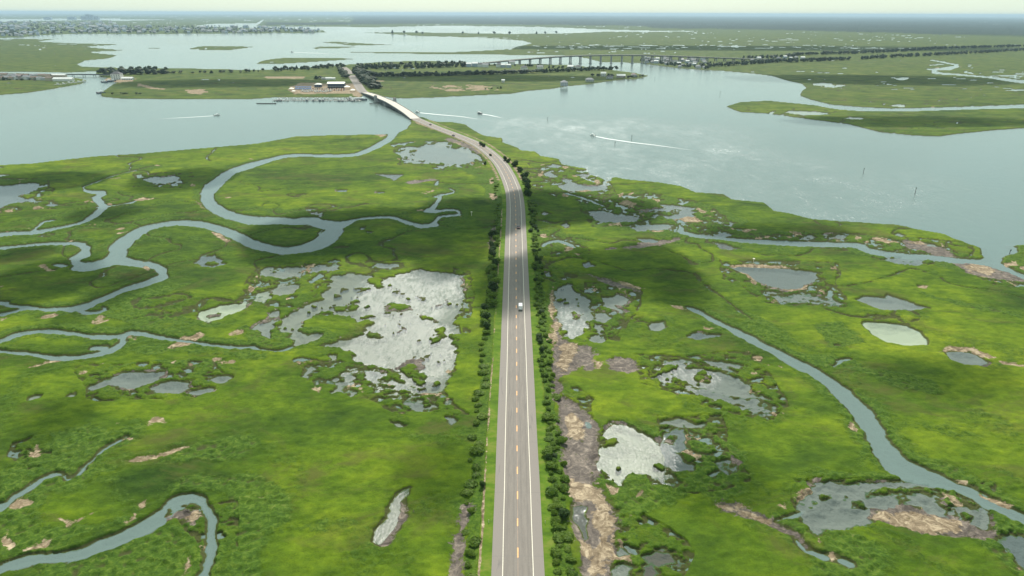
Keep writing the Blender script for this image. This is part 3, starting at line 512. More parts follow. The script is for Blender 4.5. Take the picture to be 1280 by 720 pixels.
m, nt, nn, ll = mat('marsh')
geo = N(nt, 'NewGeometry'); pos = geo.outputs['Position']
c1 = N(nt, 'VertexColor', layer_name='cover'); c2 = N(nt, 'VertexColor', layer_name='kind')
s1 = N(nt, 'SeparateColor'); ll.new(c1.outputs[0], s1.inputs[0]); s2 = N(nt, 'SeparateColor'); ll.new(c2.outputs[0], s2.inputs[0])
mud, sand, rough, ver = s1.outputs[0], s1.outputs[1], s1.outputs[2], c1.outputs[1]
bot, deep, forst, ton = s2.outputs[0], s2.outputs[1], s2.outputs[2], c2.outputs[1]
sx = N(nt, 'SeparateXYZ'); ll.new(pos, sx.inputs[0])
fe = noise(nt, .55, 6, .72, pos, .5); fe2 = noise(nt, .16, 5, .7, pos, .5)
def crisp(v, k=1.1, lo=.42, hi=.60):
    q = math_(nt, 'ADD', v, math_(nt, 'MULTIPLY', math_(nt, 'SUBTRACT', math_(nt, 'ADD', math_(nt, 'MULTIPLY', fe.outputs[0], .55), math_(nt, 'MULTIPLY', fe2.outputs[0], .45)), .5), k * 4.6))
    g_ = math_(nt, 'MULTIPLY', math_(nt, 'GREATER_THAN', v, .02), ramp(nt, q, [(lo, (0, 0, 0)), (hi, (1, 1, 1))]).outputs[0]); return g_
mud = crisp(mud); sand = crisp(sand, .8); rough = crisp(rough, .7, .30, .75)
mp = N(nt, 'Mapping'); mp.inputs['Scale'].default_value = (.62, 1, 1); ll.new(pos, mp.inputs[0])
nA = noise(nt, .012, 5, .62, mp.outputs[0], .6); nB = noise(nt, .055, 5, .62, mp.outputs[0], .4); nC = noise(nt, .5, 4, .65, mp.outputs[0]); nD = noise(nt, 2.2, 3, .6, pos); nM = noise(nt, .17, 4, .6, mp.outputs[0], .5)
g = math_(nt, 'ADD', math_(nt, 'MULTIPLY', nA.outputs[0], .55), math_(nt, 'ADD', math_(nt, 'MULTIPLY', nB.outputs[0], .35), math_(nt, 'MULTIPLY', ton, .16)))
grass = ramp(nt, g, [(.40, GR0), (.49, GR1), (.57, GR2), (.66, GR3)])
fine = ramp(nt, math_(nt, 'ADD', math_(nt, 'MULTIPLY', nC.outputs[0], .6), math_(nt, 'MULTIPLY', nD.outputs[0], .4)), [(.34, (.62, .66, .6)), (.66, (1.3, 1.26, 1.2))])
cl = mixc(nt, 1.0, grass.outputs[0], fine.outputs[0], 'MULTIPLY')
cl = mixc(nt, 1.0, cl, ramp(nt, nM.outputs[0], [(.32, (.66, .74, .7)), (.5, (1, 1, 1)), (.68, (1.28, 1.18, 1.1))]).outputs[0], 'MULTIPLY')
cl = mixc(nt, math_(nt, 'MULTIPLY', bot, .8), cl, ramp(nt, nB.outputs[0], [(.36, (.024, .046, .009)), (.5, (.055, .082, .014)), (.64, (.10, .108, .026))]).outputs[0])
br = noise(nt, .035, 6, .75, mp.outputs[0], 1.0)
cl = mixc(nt, ramp(nt, br.outputs[0], [(.52, (0, 0, 0)), (.66, (.75, .75, .75))]).outputs[0], cl, (.075, .075, .02))
rn = noise(nt, .7, 5, .7, pos, .8)
rc = ramp(nt, rn.outputs[0], [(.32, (.02, .045, .006)), (.48, (.045, .09, .010)), (.62, (.085, .135, .016)), (.76, (.17, .18, .06))])
cl = mixc(nt, math_(nt, 'MULTIPLY', rough, .85), cl, rc.outputs[0])
vf = math_(nt, 'ADD', math_(nt, 'MULTIPLY', nC.outputs[0], .5), math_(nt, 'MULTIPLY', nM.outputs[0], .5))
vn = ramp(nt, vf, [(.38, (.055, .105, .010)), (.5, (.085, .15, .012)), (.62, (.14, .17, .03))])
cl = mixc(nt, ver, cl, vn.outputs[0])
# banks: bare peat just above the water line, darkened to paint in bank shade
pk = ramp(nt, sx.outputs[2], [(0, (0, 0, 0)), (.02, (1, 1, 1)), (.34, (1, 1, 1)), (.6, (0, 0, 0))])
pk_f = math_(nt, 'MULTIPLY', pk.outputs[0], math_(nt, 'SUBTRACT', 1.0, forst))
cl = mixc(nt, math_(nt, 'MULTIPLY', pk_f, .85), cl, (.052, .052, .02))
mn = noise(nt, .35, 5, .7, pos, 1.2)
mc = ramp(nt, mn.outputs[0], [(.34, (.06, .049, .041)), (.46, (.10, .082, .069)), (.56, (.15, .122, .10)), (.68, (.27, .22, .175))])
cl = mixc(nt, mud, cl, mc.outputs[0])
scn = ramp(nt, mn.outputs[0], [(.32, (.10, .07, .042)), (.5, (.22, .165, .105)), (.66, (.44, .35, .235))])
cl = mixc(nt, sand, cl, scn.outputs[0])
fc = ramp(nt, noise(nt, .004, 5, .7, pos).outputs[0], [(.35, (.010, .022, .014)), (.65, (.022, .040, .020))])
cl = mixc(nt, forst, cl, fc.outputs[0])
# bottoms, seen through the water
bc = ramp(nt, bot, [(0, (.15, .185, .16)), (.12, (.11, .06, .04)), (.3, (.13, .13, .13)), (.55, (.25, .222, .195)), (.8, (.29, .25, .195)), (1, (.50, .46, .34))])
bc2 = mixc(nt, deep, bc.outputs[0], (.13, .19, .17))
cl = mixc(nt, ramp(nt, math_(nt, 'MULTIPLY', sx.outputs[2], -1), [(0, (0, 0, 0)), (.04, (1, 1, 1))]).outputs[0], cl, bc2)
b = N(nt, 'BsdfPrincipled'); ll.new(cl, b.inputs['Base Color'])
ll.new(math_(nt, 'SUBTRACT', .85, math_(nt, 'MULTIPLY', mud, .22)), b.inputs['Roughness']); b.inputs['Specular IOR Level'].default_value = .07
bh = math_(nt, 'ADD', math_(nt, 'MULTIPLY', nC.outputs[0], .6), math_(nt, 'MULTIPLY', nD.outputs[0], .25))
bu = N(nt, 'Bump'); bu.inputs['Distance'].default_value = .55; bu.inputs['Strength'].default_value = .6
ll.new(math_(nt, 'MULTIPLY', bh, math_(nt, 'ADD', .35, math_(nt, 'MULTIPLY', rough, 1.6))), bu.inputs['Height']); ll.new(bu.outputs[0], b.inputs['Normal'])
out(nt, b.outputs[0]); ground.data.materials.append(m)

# ------------------------------------------------------------------ water
WIND = np.zeros((NR, NC)) + .2 + .15 * np.clip((Y - 700) / 300, 0, 1) * sstep(-.3, .5, fbm(X, Y, 260, 3, 81))
for cx, cy, rx, ry, k in WINDY:
    a_ = G(cx, cy); ax = abs(G(cx + rx, cy)[0] - a_[0]); ay = abs(G(cx, cy - ry)[1] - G(cx, cy + ry)[1]) / 2
    q = ((X - a_[0]) / ax) ** 2 + ((Y - a_[1]) / ay) ** 2
    WIND = np.maximum(WIND, k * sstep(1.9, .4, q + .5 * fbm(X, Y, 30 + ay * .4, 3, 83)))
g_ = G(800, 702); WIND *= sstep(14, 30, np.hypot(X - g_[0], (Y - g_[1])))
ri = np.unique(np.concatenate([np.arange(0, NR, 5), [NR - 1]])); ci = np.unique(np.concatenate([np.arange(0, NC, 5), [NC - 1]]))
xs, yy = X[np.ix_(ri, ci)], Y[np.ix_(ri, ci)]; r_, c_ = xs.shape
idx = np.arange(r_ * c_).reshape(r_, c_)
q = np.stack([idx[1:, :-1], idx[1:, 1:], idx[:-1, 1:], idx[:-1, :-1]], -1).reshape(-1, 4)
w = mesh_obj('water', np.stack([xs, yy, xs * 0], -1).reshape(-1, 3).tolist(), q.tolist(), [])
a_ = w.data.color_attributes.new('wind', 'FLOAT_COLOR', 'POINT'); wv = WIND[np.ix_(ri, ci)].ravel()
cv = (sstep(-3, 0, W) * (BOTP > .05) * (CRK < 1))[np.ix_(ri, ci)].ravel()
a_.data.foreach_set('color', np.stack([wv, cv, wv, wv], -1).astype(np.float32).ravel())
tag(w, 'pale blue green tidal water of bay, channels and marsh pools', kind='structure')
m, nt, nn, ll = mat('tidal_water')
geo = N(nt, 'NewGeometry'); pos = geo.outputs['Position']
mp = N(nt, 'Mapping'); mp.inputs['Scale'].default_value = (1, .6, 1); mp.inputs['Rotation'].default_value = (0, 0, .35); ll.new(pos, mp.inputs[0])
w1 = noise(nt, 1.5, 3, .6, mp.outputs[0], .5); w2 = noise(nt, .16, 3, .6, mp.outputs[0], .5); w3 = noise(nt, .012, 4, .6, mp.outputs[0], .8)
hgt = math_(nt, 'ADD', math_(nt, 'MULTIPLY', w1.outputs[0], .5), math_(nt, 'MULTIPLY', w2.outputs[0], 1.1))
bu = N(nt, 'Bump'); bu.inputs['Distance'].default_value = WATER_BUMP; bu.inputs['Strength'].default_value = 1.0; ll.new(hgt, bu.inputs['Height'])
wa = N(nt, 'VertexColor', layer_name='wind'); ws = N(nt, 'SeparateColor'); ll.new(wa.outputs[0], ws.inputs[0])
mp4 = N(nt, 'Mapping'); mp4.inputs['Scale'].default_value = (1.3, .35, 1); mp4.inputs['Rotation'].default_value = (0, 0, .12); ll.new(pos, mp4.inputs[0]); w4 = noise(nt, .6, 4, .65, mp4.outputs[0], .3); w5 = noise(nt, .045, 4, .65, mp.outputs[0], 1.0)
rip = math_(nt, 'ADD', math_(nt, 'MULTIPLY', math_(nt, 'SUBTRACT', w3.outputs[0], .5), .7), math_(nt, 'ADD', math_(nt, 'MULTIPLY', math_(nt, 'SUBTRACT', w4.outputs[0], .5), 1.25), math_(nt, 'MULTIPLY', math_(nt, 'SUBTRACT', w5.outputs[0], .5), .9)))
ww = math_(nt, 'ADD', ws.outputs[0], math_(nt, 'MULTIPLY', rip, math_(nt, 'ADD', .28, math_(nt, 'MULTIPLY', ws.outputs[0], .9))))
patch = ramp(nt, ww, [(.1, (.07, .07, .07)), (.6, (.20, .20, .20)), (1.0, (.40, .40, .40))])
ll.new(math_(nt, 'ADD', math_(nt, 'MULTIPLY', ww, 1.0), .12, clamp=True), bu.inputs['Strength'])
gl = N(nt, 'BsdfAnisotropic'); gl.inputs['Color'].default_value = (1, 1, 1, 1); ll.new(patch.outputs[0], gl.inputs['Roughness']); ll.new(bu.outputs[0], gl.inputs['Normal'])
tr = N(nt, 'BsdfTransparent'); tr.inputs['Color'].default_value = (.80, .9, .88, 1)
df = N(nt, 'BsdfDiffuse'); df.inputs['Color'].default_value = (.19, .255, .235, 1)
dm = N(nt, 'MixShader'); ll.new(math_(nt, 'SUBTRACT', .5, math_(nt, 'MULTIPLY', ws.outputs[1], .38)), dm.inputs[0]); ll.new(tr.outputs[0], dm.inputs[1]); ll.new(df.outputs[0], dm.inputs[2])
fr = N(nt, 'Fresnel'); fr.inputs['IOR'].default_value = 1.33; ll.new(bu.outputs[0], fr.inputs['Normal'])
mx = N(nt, 'MixShader'); ll.new(math_(nt, 'MULTIPLY', fr.outputs[0], .88), mx.inputs[0]); ll.new(dm.outputs[0], mx.inputs[1]); ll.new(gl.outputs[0], mx.inputs[2])
out(nt, mx.outputs[0]); w.data.materials.append(m)
# ------------------------------------------------------------------ road
def world_path(P, z=None, k=8):
    o = []
    for p in catmull(P, k):
        zz = p[2] if z is None else z
        g = G(p[0], p[1], zz); o.append(Vector((g[0], g[1], zz)))
    # even out the spacing
    q = [o[0]]
    for v in o[1:]:
        if (v - q[-1]).length > 1.0: q.append(v)
    return q
def resample(P, step):
    L = [0.0]
    for a, b in zip(P[:-1], P[1:]): L.append(L[-1] + (b - a).length)
    s = np.arange(0, L[-1], step)
    A = np.array([tuple(p) for p in P])
    return [Vector((np.interp(t, L, A[:, 0]), np.interp(t, L, A[:, 1]), np.interp(t, L, A[:, 2]))) for t in s]
def sideways(P, i):
    a = P[max(i - 1, 0)]; b = P[min(i + 1, len(P) - 1)]; d = (b - a); d.z = 0; d.normalize(); return Vector((d.y, -d.x, 0)), d
def strip(name, P, offs, z, mats, uv=True, closed_ends=False, parent=None):
    vs = []; fs = []; n = len(offs)
    for i, p in enumerate(P):
        s, _ = sideways(P, i)
        for k, o in enumerate(offs): q = p + s * o; vs.append((q.x, q.y, p.z + (z[k] if isinstance(z, (list, tuple)) else z)))
    for i in range(len(P) - 1):
        for k in range(n - 1): a = i * n + k; fs.append((a, a + 1, a + n + 1, a + n))
    ob = mesh_obj(name, vs, fs, mats, parent, smooth=True)
    if uv:
        l = ob.data.uv_layers.new(name='UVMap'); L = [0]
        for a, b in zip(P[:-1], P[1:]): L.append(L[-1] + (b - a).length)
        uvv = [(offs[v % n], L[v // n]) for v in range(len(vs))]
        vi = np.zeros(len(ob.data.loops), np.int32); ob.data.loops.foreach_get('vertex_index', vi)
        l.data.foreach_set('uv', np.array(uvv, np.float32)[vi].ravel())
    return ob
m, nt, nn, ll = mat('worn_asphalt'); asphalt = m
uv = N(nt, 'UVMap'); su = N(nt, 'SeparateXYZ'); ll.new(uv.outputs[0], su.inputs[0]); geo = N(nt, 'NewGeometry')
mp = N(nt, 'Mapping'); mp.inputs['Scale'].default_value = (1.6, .12, 1); ll.new(uv.outputs[0], mp.inputs[0])
na = noise(nt, 1.0, 5, .65, mp.outputs[0], .3); nb = noise(nt, 3.0, 4, .6, geo.outputs['Position']); ncx = noise(nt, .05, 4, .6, geo.outputs['Position'])
base = ramp(nt, na.outputs[0], [(.3, (.15, .13, .112)), (.5, (.18, .156, .134)), (.7, (.21, .182, .156))])
ab = math_(nt, 'ABSOLUTE', su.outputs[0])
sh = ramp(nt, math_(nt, 'MULTIPLY', ab, .1), [(.37, (0, 0, 0)), (.40, (1, 1, 1))])
cl = mixc(nt, sh.outputs[0], base.outputs[0], (.205, .178, .156))
tyr = math_(nt, 'ABSOLUTE', math_(nt, 'SUBTRACT', math_(nt, 'ABSOLUTE', math_(nt, 'SUBTRACT', ab, 1.9)), .85))
tf = ramp(nt, tyr, [(0, (.4, .4, .4)), (.35, (0, 0, 0))])
cl = mixc(nt, tf.outputs[0], cl, (.115, .102, .092))
sd_ = N(nt, 'Mapping'); sd_.inputs['Scale'].default_value = (.35, .035, 1); ll.new(uv.outputs[0], sd_.inputs[0])
stn = noise(nt, 1.0, 4, .7, sd_.outputs[0], 1.5)
cl = mixc(nt, ramp(nt, stn.outputs[0], [(.60, (0, 0, 0)), (.68, (.55, .55, .55))]).outputs[0], cl, (.10, .095, .09))
seam = ramp(nt, math_(nt, 'FRACT', math_(nt, 'MULTIPLY', su.outputs[1], .04)), [(0, (.5, .5, .5)), (.012, (0, 0, 0))])
cl = mixc(nt, seam.outputs[0], cl, (.12, .115, .11))
cl = mixc(nt, ramp(nt, nb.outputs[0], [(.4, (0, 0, 0)), (.75, (.35, .35, .35))]).outputs[0], cl, (.24, .21, .18))
b = N(nt, 'BsdfPrincipled'); b.inputs['Roughness'].default_value = .8; b.inputs['Specular IOR Level'].default_value = .3; ll.new(cl, b.inputs['Base Color']); out(nt, b.outputs[0])
paint_w = simple('white_road_paint', (.68, .62, .50), .7, .1, 2.0); paint_y = simple('faded_orange_paint', (.74, .38, .15), .7, .15, 2.0); tarline = simple('orange_brown_joint', (.33, .23, .17), .8, .15, .5)
offs = [-6.6, -5.2, -3.8, -1.9, 0, 1.9, 3.8, 5.2, 6.6]; zz = [0, .04, .08, .12, .15, .12, .08, .04, 0]
P1 = resample(world_path(ROAD_PX, 1.3), 3.0)
road = strip('road', P1, offs, zz, asphalt); tag(road, 'straight two lane asphalt road crossing the marsh', kind='structure')
P1b = [p + Vector((0, 0, .006)) for p in P1]
def zat(o): return float(np.interp(o, offs, zz)) + .006
def lines(P, nm, lab, dash0=0.0):
    mb = MB()
    for o in (-3.8, 3.8):
        for i in range(len(P) - 1):
            s0, _ = sideways(P, i); s1, _ = sideways(P, i + 1); a, b_ = P[i], P[i + 1]; h = .09
            mb.add([(*(a + s0 * (o - h)).xy, a.z + zat(o)), (*(a + s0 * (o + h)).xy, a.z + zat(o)), (*(b_ + s1 * (o + h)).xy, b_.z + zat(o)), (*(b_ + s1 * (o - h)).xy, b_.z + zat(o))], [(0, 1, 2, 3)], 0)
    D = resample(P, .5); i = int(dash0 * 2); per = 22.6; t = float(i)
    for i in range(len(D) - 1):
        s0, _ = sideways(D, i); s1, _ = sideways(D, i + 1); a, b_ = D[i], D[i + 1]; on = (i - dash0 * 2) % per < 6.4; h = .17 if on else .05; z = zat(0) + (.003 if on else 0)
        mb.add([(*(a - s0 * h).xy, a.z + z), (*(a + s0 * h).xy, a.z + z), (*(b_ + s1 * h).xy, b_.z + z), (*(b_ - s1 * h).xy, b_.z + z)], [(0, 1, 2, 3)], 1 if on else 2)
    r = mb.build(nm, [paint_w, paint_y, tarline]); tag(r, lab, kind='structure')
lines(P1, 'road_marking', 'white edge lines and dashed orange centre line on the road', 1.8)
P2 = resample(world_path(ROAD2_PX, 1.3), 6.0)
road2 = strip('road', P2, [o * 1.25 for o in offs], zz, asphalt); tag(road2, 'pale road beyond the drawbridge leading to the tree causeway', kind='structure')

# ------------------------------------------------------------------ bridges
concrete = simple('bleached_concrete', (.62, .56, .47), .8, .15, .3); conc_d = simple('weathered_shaded_concrete', (.30, .30, .29), .85, .25, .3)
steel = simple('dark_girder_paint', (.045, .055, .06), .6, .3, .4); wood_d = simple('dark_timber', (.06, .05, .045), .9, .3, 1)
def beam(P, o0, o1, z0, z1, name, m_, par):
    vs = []; fs = []
    for i, p in enumerate(P):
        s, _ = sideways(P, i)
        for o, z in ((o0, z0), (o1, z0), (o1, z1), (o0, z1)): q = p + s * o; vs.append((q.x, q.y, p.z + z))
    for i in range(len(P) - 1):
        for k in range(4): a = i * 4; fs.append((a + k, a + (k + 1) % 4, a + 4 + (k + 1) % 4, a + 4 + k))
    fs += [(3, 2, 1, 0), tuple(len(vs) - 4 + k for k in range(4))]
    return mesh_obj(name, vs, fs, m_, par)
B1 = resample(world_path([(518.8,148.0,1.32),(514,144.2,2.0),(509,140.4,3.0),(499,134,4.6),(487.5,127.3,6.2),(479,123.7,5.8),(467.5,119,4.2),(460,116.8,2.4),(455.8,115.7,1.32)]), 4.0)
br = empty('drawbridge', (0, 0, 0)); tag(br, 'low concrete drawbridge with dark sides crossing the channel beside the marina', 'bridge')
d = strip('roadway', B1, [-6.3, -3, 0, 3, 6.3], .02, asphalt, parent=br)
d.data.materials.clear(); d.data.materials.append(simple('sunlit_concrete_deck', (.50, .45, .38), .8, .12, .3))
beam(B1, -6.28, 6.28, -.75, -.02, 'deck', conc_d, br)
for o in (-6.6, -2.2, 2.2, 6.6): beam(B1, o - .3, o + .3, -2.3, -.2 if abs(o) > 5 else -.76, 'girder', steel, br)
for o in (-6.75, 6.75): beam(B1, o - .15, o + .15, -.02, .8, 'parapet', conc_d, br)  # dark concrete colour stands for the shade on the parapet faces
L1 = len(B1)
for i in range(4, L1 - 2, 4):
    p = B1[i]; s, dr = sideways(B1, i); mb = MB(); a = math.atan2(s.y, s.x)
    for o in (-5, -1.7, 1.7, 5): q = p + s * o; mb.cyl((q.x, q.y, -1.2), .45, p.z - 2.9 + 1.2 + .2, 8)
    mb.box((p.x, p.y, p.z - 2.3), (13, 1.1, .75), a); mb.build('pier', conc_d, br)
for f, side in ((.47, 1), (.60, -1)):
    i = int(L1 * f); p = B1[i]; s, dr = sideways(B1, i); a = math.atan2(s.y, s.x); c = p + s * side * 9.2
    mb = MB(); mb.box((p.x, p.y, (p.z - 2) / 2 - .6), (15, 6, p.z - .9), a); mb.build('bascule_pier', conc_d, br)
    t = MB(); t.box((c.x, c.y, p.z / 2 + .3), (4.4, 5.2, p.z + 1.4), a); t.box((c.x, c.y, p.z + 2.6), (4, 4.8, 3.1), a, 1); t.hip((c.x, c.y, p.z + 4.2), (4, 4.8), 1.1, .6, a, 2)
    t.build('tender_house', [conc_d, simple('grey_cabin_wall', (.30, .30, .29), .7, .2), simple('dark_cabin_roof', (.09, .085, .08), .8, .2)], br)
    g = MB(); q = p + s * side * 6 + dr * 9; g.box((q.x, q.y, p.z + 1.6), (.35, .35, 3.2)); q2 = q - s * side * 3; g.box((q2.x, q2.y, p.z + 1.3), (6, .14, .14), a); g.build('barrier_gate', simple('red_white_barrier', (.5, .16, .12), .5, .3), br)
i = int(L1 * .52); p = B1[i]; s, dr = sideways(B1, i)
fd = MB()
for k in range(10): q = p - s * (9 + k * 1.6) + dr * (8 - k * .5); fd.cyl((q.x, q.y, -1), .3, 3.2, 6)
q = p - s * 16 + dr * 5.8; fd.box((q.x, q.y, 1.4), (17, .4, .5), math.atan2(s.y, s.x) + .2)
tag(fd.build('fender_pier', wood_d), 'dark timber fender beside the drawbridge channel', 'fender')

bp = [(580,83.6,1.7),(590,82.9,3),(600,82.3,6),(628,81.6,11),(656,81,15),(700,80,20),(745,79.2,22),(800,79,22),(850,78,17),(900,77,11),(950,76.2,5.5),(985,75.6,1.8)]
B2 = []
for x, y, z in catmull([(G(a, b)[0], G(a, b)[1], c) for a, b, c in bp], 10): B2.append(Vector((x, y, z)))
B2 = resample(B2, 10.0)
br2 = empty('highway_bridge', (0, 0, 0)); tag(br2, 'long grey viaduct on tall paired columns crossing the far channel', 'bridge')
strip('roadway', B2, [-7, 0, 7], .02, simple('grey_deck', (.34, .34, .33), .8, .1), parent=br2)
beam(B2, -7.4, 7.4, -.8, 0, 'deck', conc_d, br2)
for o in (-5.4, 0, 5.4): beam(B2, o - .35, o + .35, -2.6, -.8, 'girder', steel, br2)
for o in (-7.3, 7.3): beam(B2, o - .2, o + .2, 0, 1.0, 'parapet', concrete, br2)
for i in range(2, len(B2) - 1, 3):
    p = B2[i]; s, dr = sideways(B2, i); a = math.atan2(s.y, s.x); mb = MB()
    for o in (-5, 5): q = p + s * o; mb.box((q.x, q.y, (p.z - 3.2 - 1.4) / 2), (2.6, 2.4, p.z - 3.2 + 1.2), a)
    mb.box((p.x, p.y, p.z - 3.2), (13.5, 2.6, 1.5), a); mb.box((p.x, p.y, .35), (14.5, 5, 1.3), a); mb.build('pier', conc_d, br2)
B3 = [G3(x, y, 3.6) for x, y in ((-160, 94.5), (0, 93.4), (60, 93.1), (100, 93.1), (128, 93.4), (150, 93.8))]
B3 = resample(B3, 8.0)
br3 = empty('causeway_bridge', (0, 0, 0)); tag(br3, 'low grey causeway bridge behind the waterside houses on the left', 'bridge')
beam(B3, -4.5, 4.5, -.9, 0, 'deck', conc_d, br3)
for o in (-4.4, 4.4): beam(B3, o - .2, o + .2, 0, .9, 'parapet', steel, br3)
for i in range(2, len(B3) - 1, 3):
    p = B3[i]; s, dr = sideways(B3, i); mb = MB()
    for o in (-3.4, 3.4): q = p + s * o; mb.cyl((q.x, q.y, -1.2), .5, 3.6, 8)
    mb.box((p.x, p.y, 2.5), (9, 1, .5), math.atan2(s.y, s.x)); mb.build('pier', wood_d, br3)

# ------------------------------------------------------------------ shrubs and trees
def leafmat(name, lo, hi, sc_=1.2, tip=None):
    m, nt, nn, ll = mat(name); geo = N(nt, 'NewGeometry'); oi = N(nt, 'ObjectInfo'); nz = noise(nt, sc_, 3, .6, geo.outputs['Position'])
    f = math_(nt, 'ADD', math_(nt, 'MULTIPLY', nz.outputs[0], .7), math_(nt, 'ADD', math_(nt, 'MULTIPLY', geo.outputs['Random Per Island'], .25), math_(nt, 'MULTIPLY', oi.outputs['Random'], .22)))
    r = ramp(nt, f, [(.35, lo), (.85, hi)]); b = N(nt, 'BsdfPrincipled'); b.inputs['Roughness'].default_value = .6; b.inputs['Specular IOR Level'].default_value = .25; ll.new(r.outputs[0], b.inputs['Base Color'])
    t = N(nt, 'BsdfTranslucent'); ll.new(r.outputs[0], t.inputs[0]); x = N(nt, 'MixShader'); x.inputs[0].default_value = .5; ll.new(b.outputs[0], x.inputs[1]); ll.new(t.outputs[0], x.inputs[2]); out(nt, x.outputs[0]); return m
bark = simple('brown_bark', (.09, .065, .045), .9, .3, 3)
leaf_a = leafmat('bright_shrub_leaves', (.07, .15, .012), (.19, .28, .03)); leaf_b = leafmat('dark_cedar_leaves', (.025, .06, .010), (.06, .115, .02))
leaf_far = leafmat('dark_woodland_leaves', (.02, .045, .018), (.06, .10, .035), .08)
def bush_mesh(name, r, h, n, size, m_, seed, lobes=5, core=.72):
    rg = np.random.default_rng(seed); vs = []; fs = []
    Ls = [(rg.uniform(-.45, .45) * r, rg.uniform(-.45, .45) * r, rg.uniform(.35, .7) * h, rg.uniform(.45, .62) * r, rg.uniform(.28, .42) * h) for _ in range(lobes)]
    Ls.append((0, 0, h * .42, r * .8, h * .42))
    for (cx, cy, cz, rr, rh) in Ls:        # inner mass of twigs and leaves
        bm = bmesh.new(); bmesh.ops.create_icosphere(bm, subdivisions=2, radius=1); b0 = len(vs)
        for v in bm.verts:
            k = core * rg.uniform(.8, 1.1); vs.append((cx + v.co.x * rr * k, cy + v.co.y * rr * k, max(.0, cz + v.co.z * rh * k)))
        fs += [tuple(b0 + v.index for v in f.verts) for f in bm.faces]; bm.free()
    for i in range(n):
        cx, cy, cz, rr, rh = Ls[rg.integers(len(Ls))]
        d = rg.normal(size=3); d /= np.linalg.norm(d); d[2] = abs(d[2]) if rg.random() < .7 else d[2]
        k = rg.uniform(.78, 1.12); p = np.array([cx + d[0] * rr * k, cy + d[1] * rr * k, max(.08, cz + d[2] * rh * k)])
        nrm = d + rg.normal(size=3) * .6; nrm /= np.linalg.norm(nrm); u = np.cross(nrm, rg.normal(size=3)); u /= np.linalg.norm(u); w_ = np.cross(nrm, u); s = size * rg.uniform(.6, 1.4); b0 = len(vs)
        vs += [tuple(p + u * s), tuple(p + w_ * s * .7), tuple(p - u * s), tuple(p - w_ * s * .7)]; fs.append((b0, b0 + 1, b0 + 2, b0 + 3))
    me = bpy.data.meshes.new(name); me.from_pydata(vs, [], fs); me.materials.append(m_); me.update(); return me
def stem_mesh(name, h, r, k=4, seed=0):
    rg = random.Random(seed); mb = MB(); mb.cyl((0, 0, -.3), r, h * .6 + .3, 7, r * .5)
    for i in range(k):
        a = i * 2 * math.pi / k + rg.random(); L = h * .35; z0 = h * rg.uniform(.2, .45)
        e = (math.cos(a) * L, math.sin(a) * L, z0 + L * .8); n = 5
        vs = [(r * .5 * math.cos(q * 2 * math.pi / n), r * .5 * math.sin(q * 2 * math.pi / n), z0) for q in range(n)] + [(e[0] + r * .2 * math.cos(q * 2 * math.pi / n), e[1] + r * .2 * math.sin(q * 2 * math.pi / n), e[2]) for q in range(n)]
        mb.add(vs, [(q, (q + 1) % n, n + (q + 1) % n, n + q) for q in range(n)])
    me = bpy.data.meshes.new(name); me.from_pydata(mb.v, [], mb.f); me.materials.append(bark); me.update(); return me
BM = [bush_mesh('foliage', 1.7, 2.4, 760, .24, leaf_a, s) for s in range(4)]
BD = [bush_mesh('foliage', 1.6, 3.0, 800, .2, leaf_b, 20 + s, 4) for s in range(2)]
BW = [bush_mesh('foliage', 1.2, 1.2, 360, .2, leaf_a, 40 + s, 4) for s in range(2)]
SM = stem_mesh('stem', 2.2, .09); 
def shrub(x, y, me, s, sz, rz, label, group, cat='shrub', name='shrub'):
    e = empty(name, (x, y, 1.0), rz); tag(e, label, cat, group)
    f_ = bpy.data.objects.new('foliage', me); f_.scale = (s * rs.uniform(.75, 1.3), s * rs.uniform(.75, 1.45), sz); f_.parent = e; col.objects.link(f_)
    t = bpy.data.objects.new('stem', SM); t.scale = (s, s, sz); t.parent = e; col.objects.link(t); return e
rs = random.Random(5); cyr = [G(*p)[1] for p in ROAD_PX]; cxr = [G(*p)[0] for p in ROAD_PX]
o_ = np.argsort(cyr); cyr = np.array(cyr)[o_]; cxr = np.array(cxr)[o_]
def rxw(y): return float(np.interp(y, cyr, cxr))
def ground_z(x, y):
    i = min(NR - 1, max(0, int(np.searchsorted(-Yr, -y)))); j = min(NC - 1, max(0, int(np.searchsorted(T, x / dep[i])))); return float(Z[i, j])
RP = resample(P1, 1.0)
def along_road(Y0, Y1):
    return [(p, sideways(RP, i)[0]) for i, p in enumerate(RP) if Y0 < p.y < Y1]
def hedge(side, Y0, Y1, step0, step1, o0, o1, pick, n_max):
    A = along_road(Y0, Y1); nxt = 0; acc = 0; cnt = 0; last = None
    for p, s in A:
        t = (p.y - Y0) / (Y1 - Y0); st = step0 + (step1 - step0) * t
        if last is not None and (p - last).length < st: continue
        last = p
        r = pick(p.y)
        if r is None: continue
        me, sc_, sz, lab, grp = r; o = rs.uniform(o0 - .5, o1 + .6); q = p + s * side * o
        e = shrub(q.x, q.y, me, sc_, sz, rs.random() * 6.28, lab, grp); e.location.z = ground_z(q.x, q.y) - .1; cnt += 1
        if cnt >= n_max: break
def pR(y):
    if math.sin(y * .11) + math.sin(y * .043 + 2) + rs.uniform(-1.6, 1.6) < -1.9: return None
    if rs.random() < .28: k = rs.uniform(.7, 1.2); return (rs.choice(BW), k * 1.2, k * rs.uniform(.6, 1.1), 'low weedy shrub in the hedge along the right side of the road', 'low shrubs right of the road')
    dk = rs.random() < (.13 if y < 330 else .4); k = rs.uniform(.6, 1.12)
    if dk: return (rs.choice(BD), k, k * rs.uniform(.5, .85), 'dark shrub in the hedge along the right side of the road', 'dark shrubs right of the road')
    return (rs.choice(BM), k * rs.uniform(.8, 1.15), k * rs.uniform(.45, .85), 'leafy green shrub in the hedge along the right side of the road', 'shrubs right of the road')
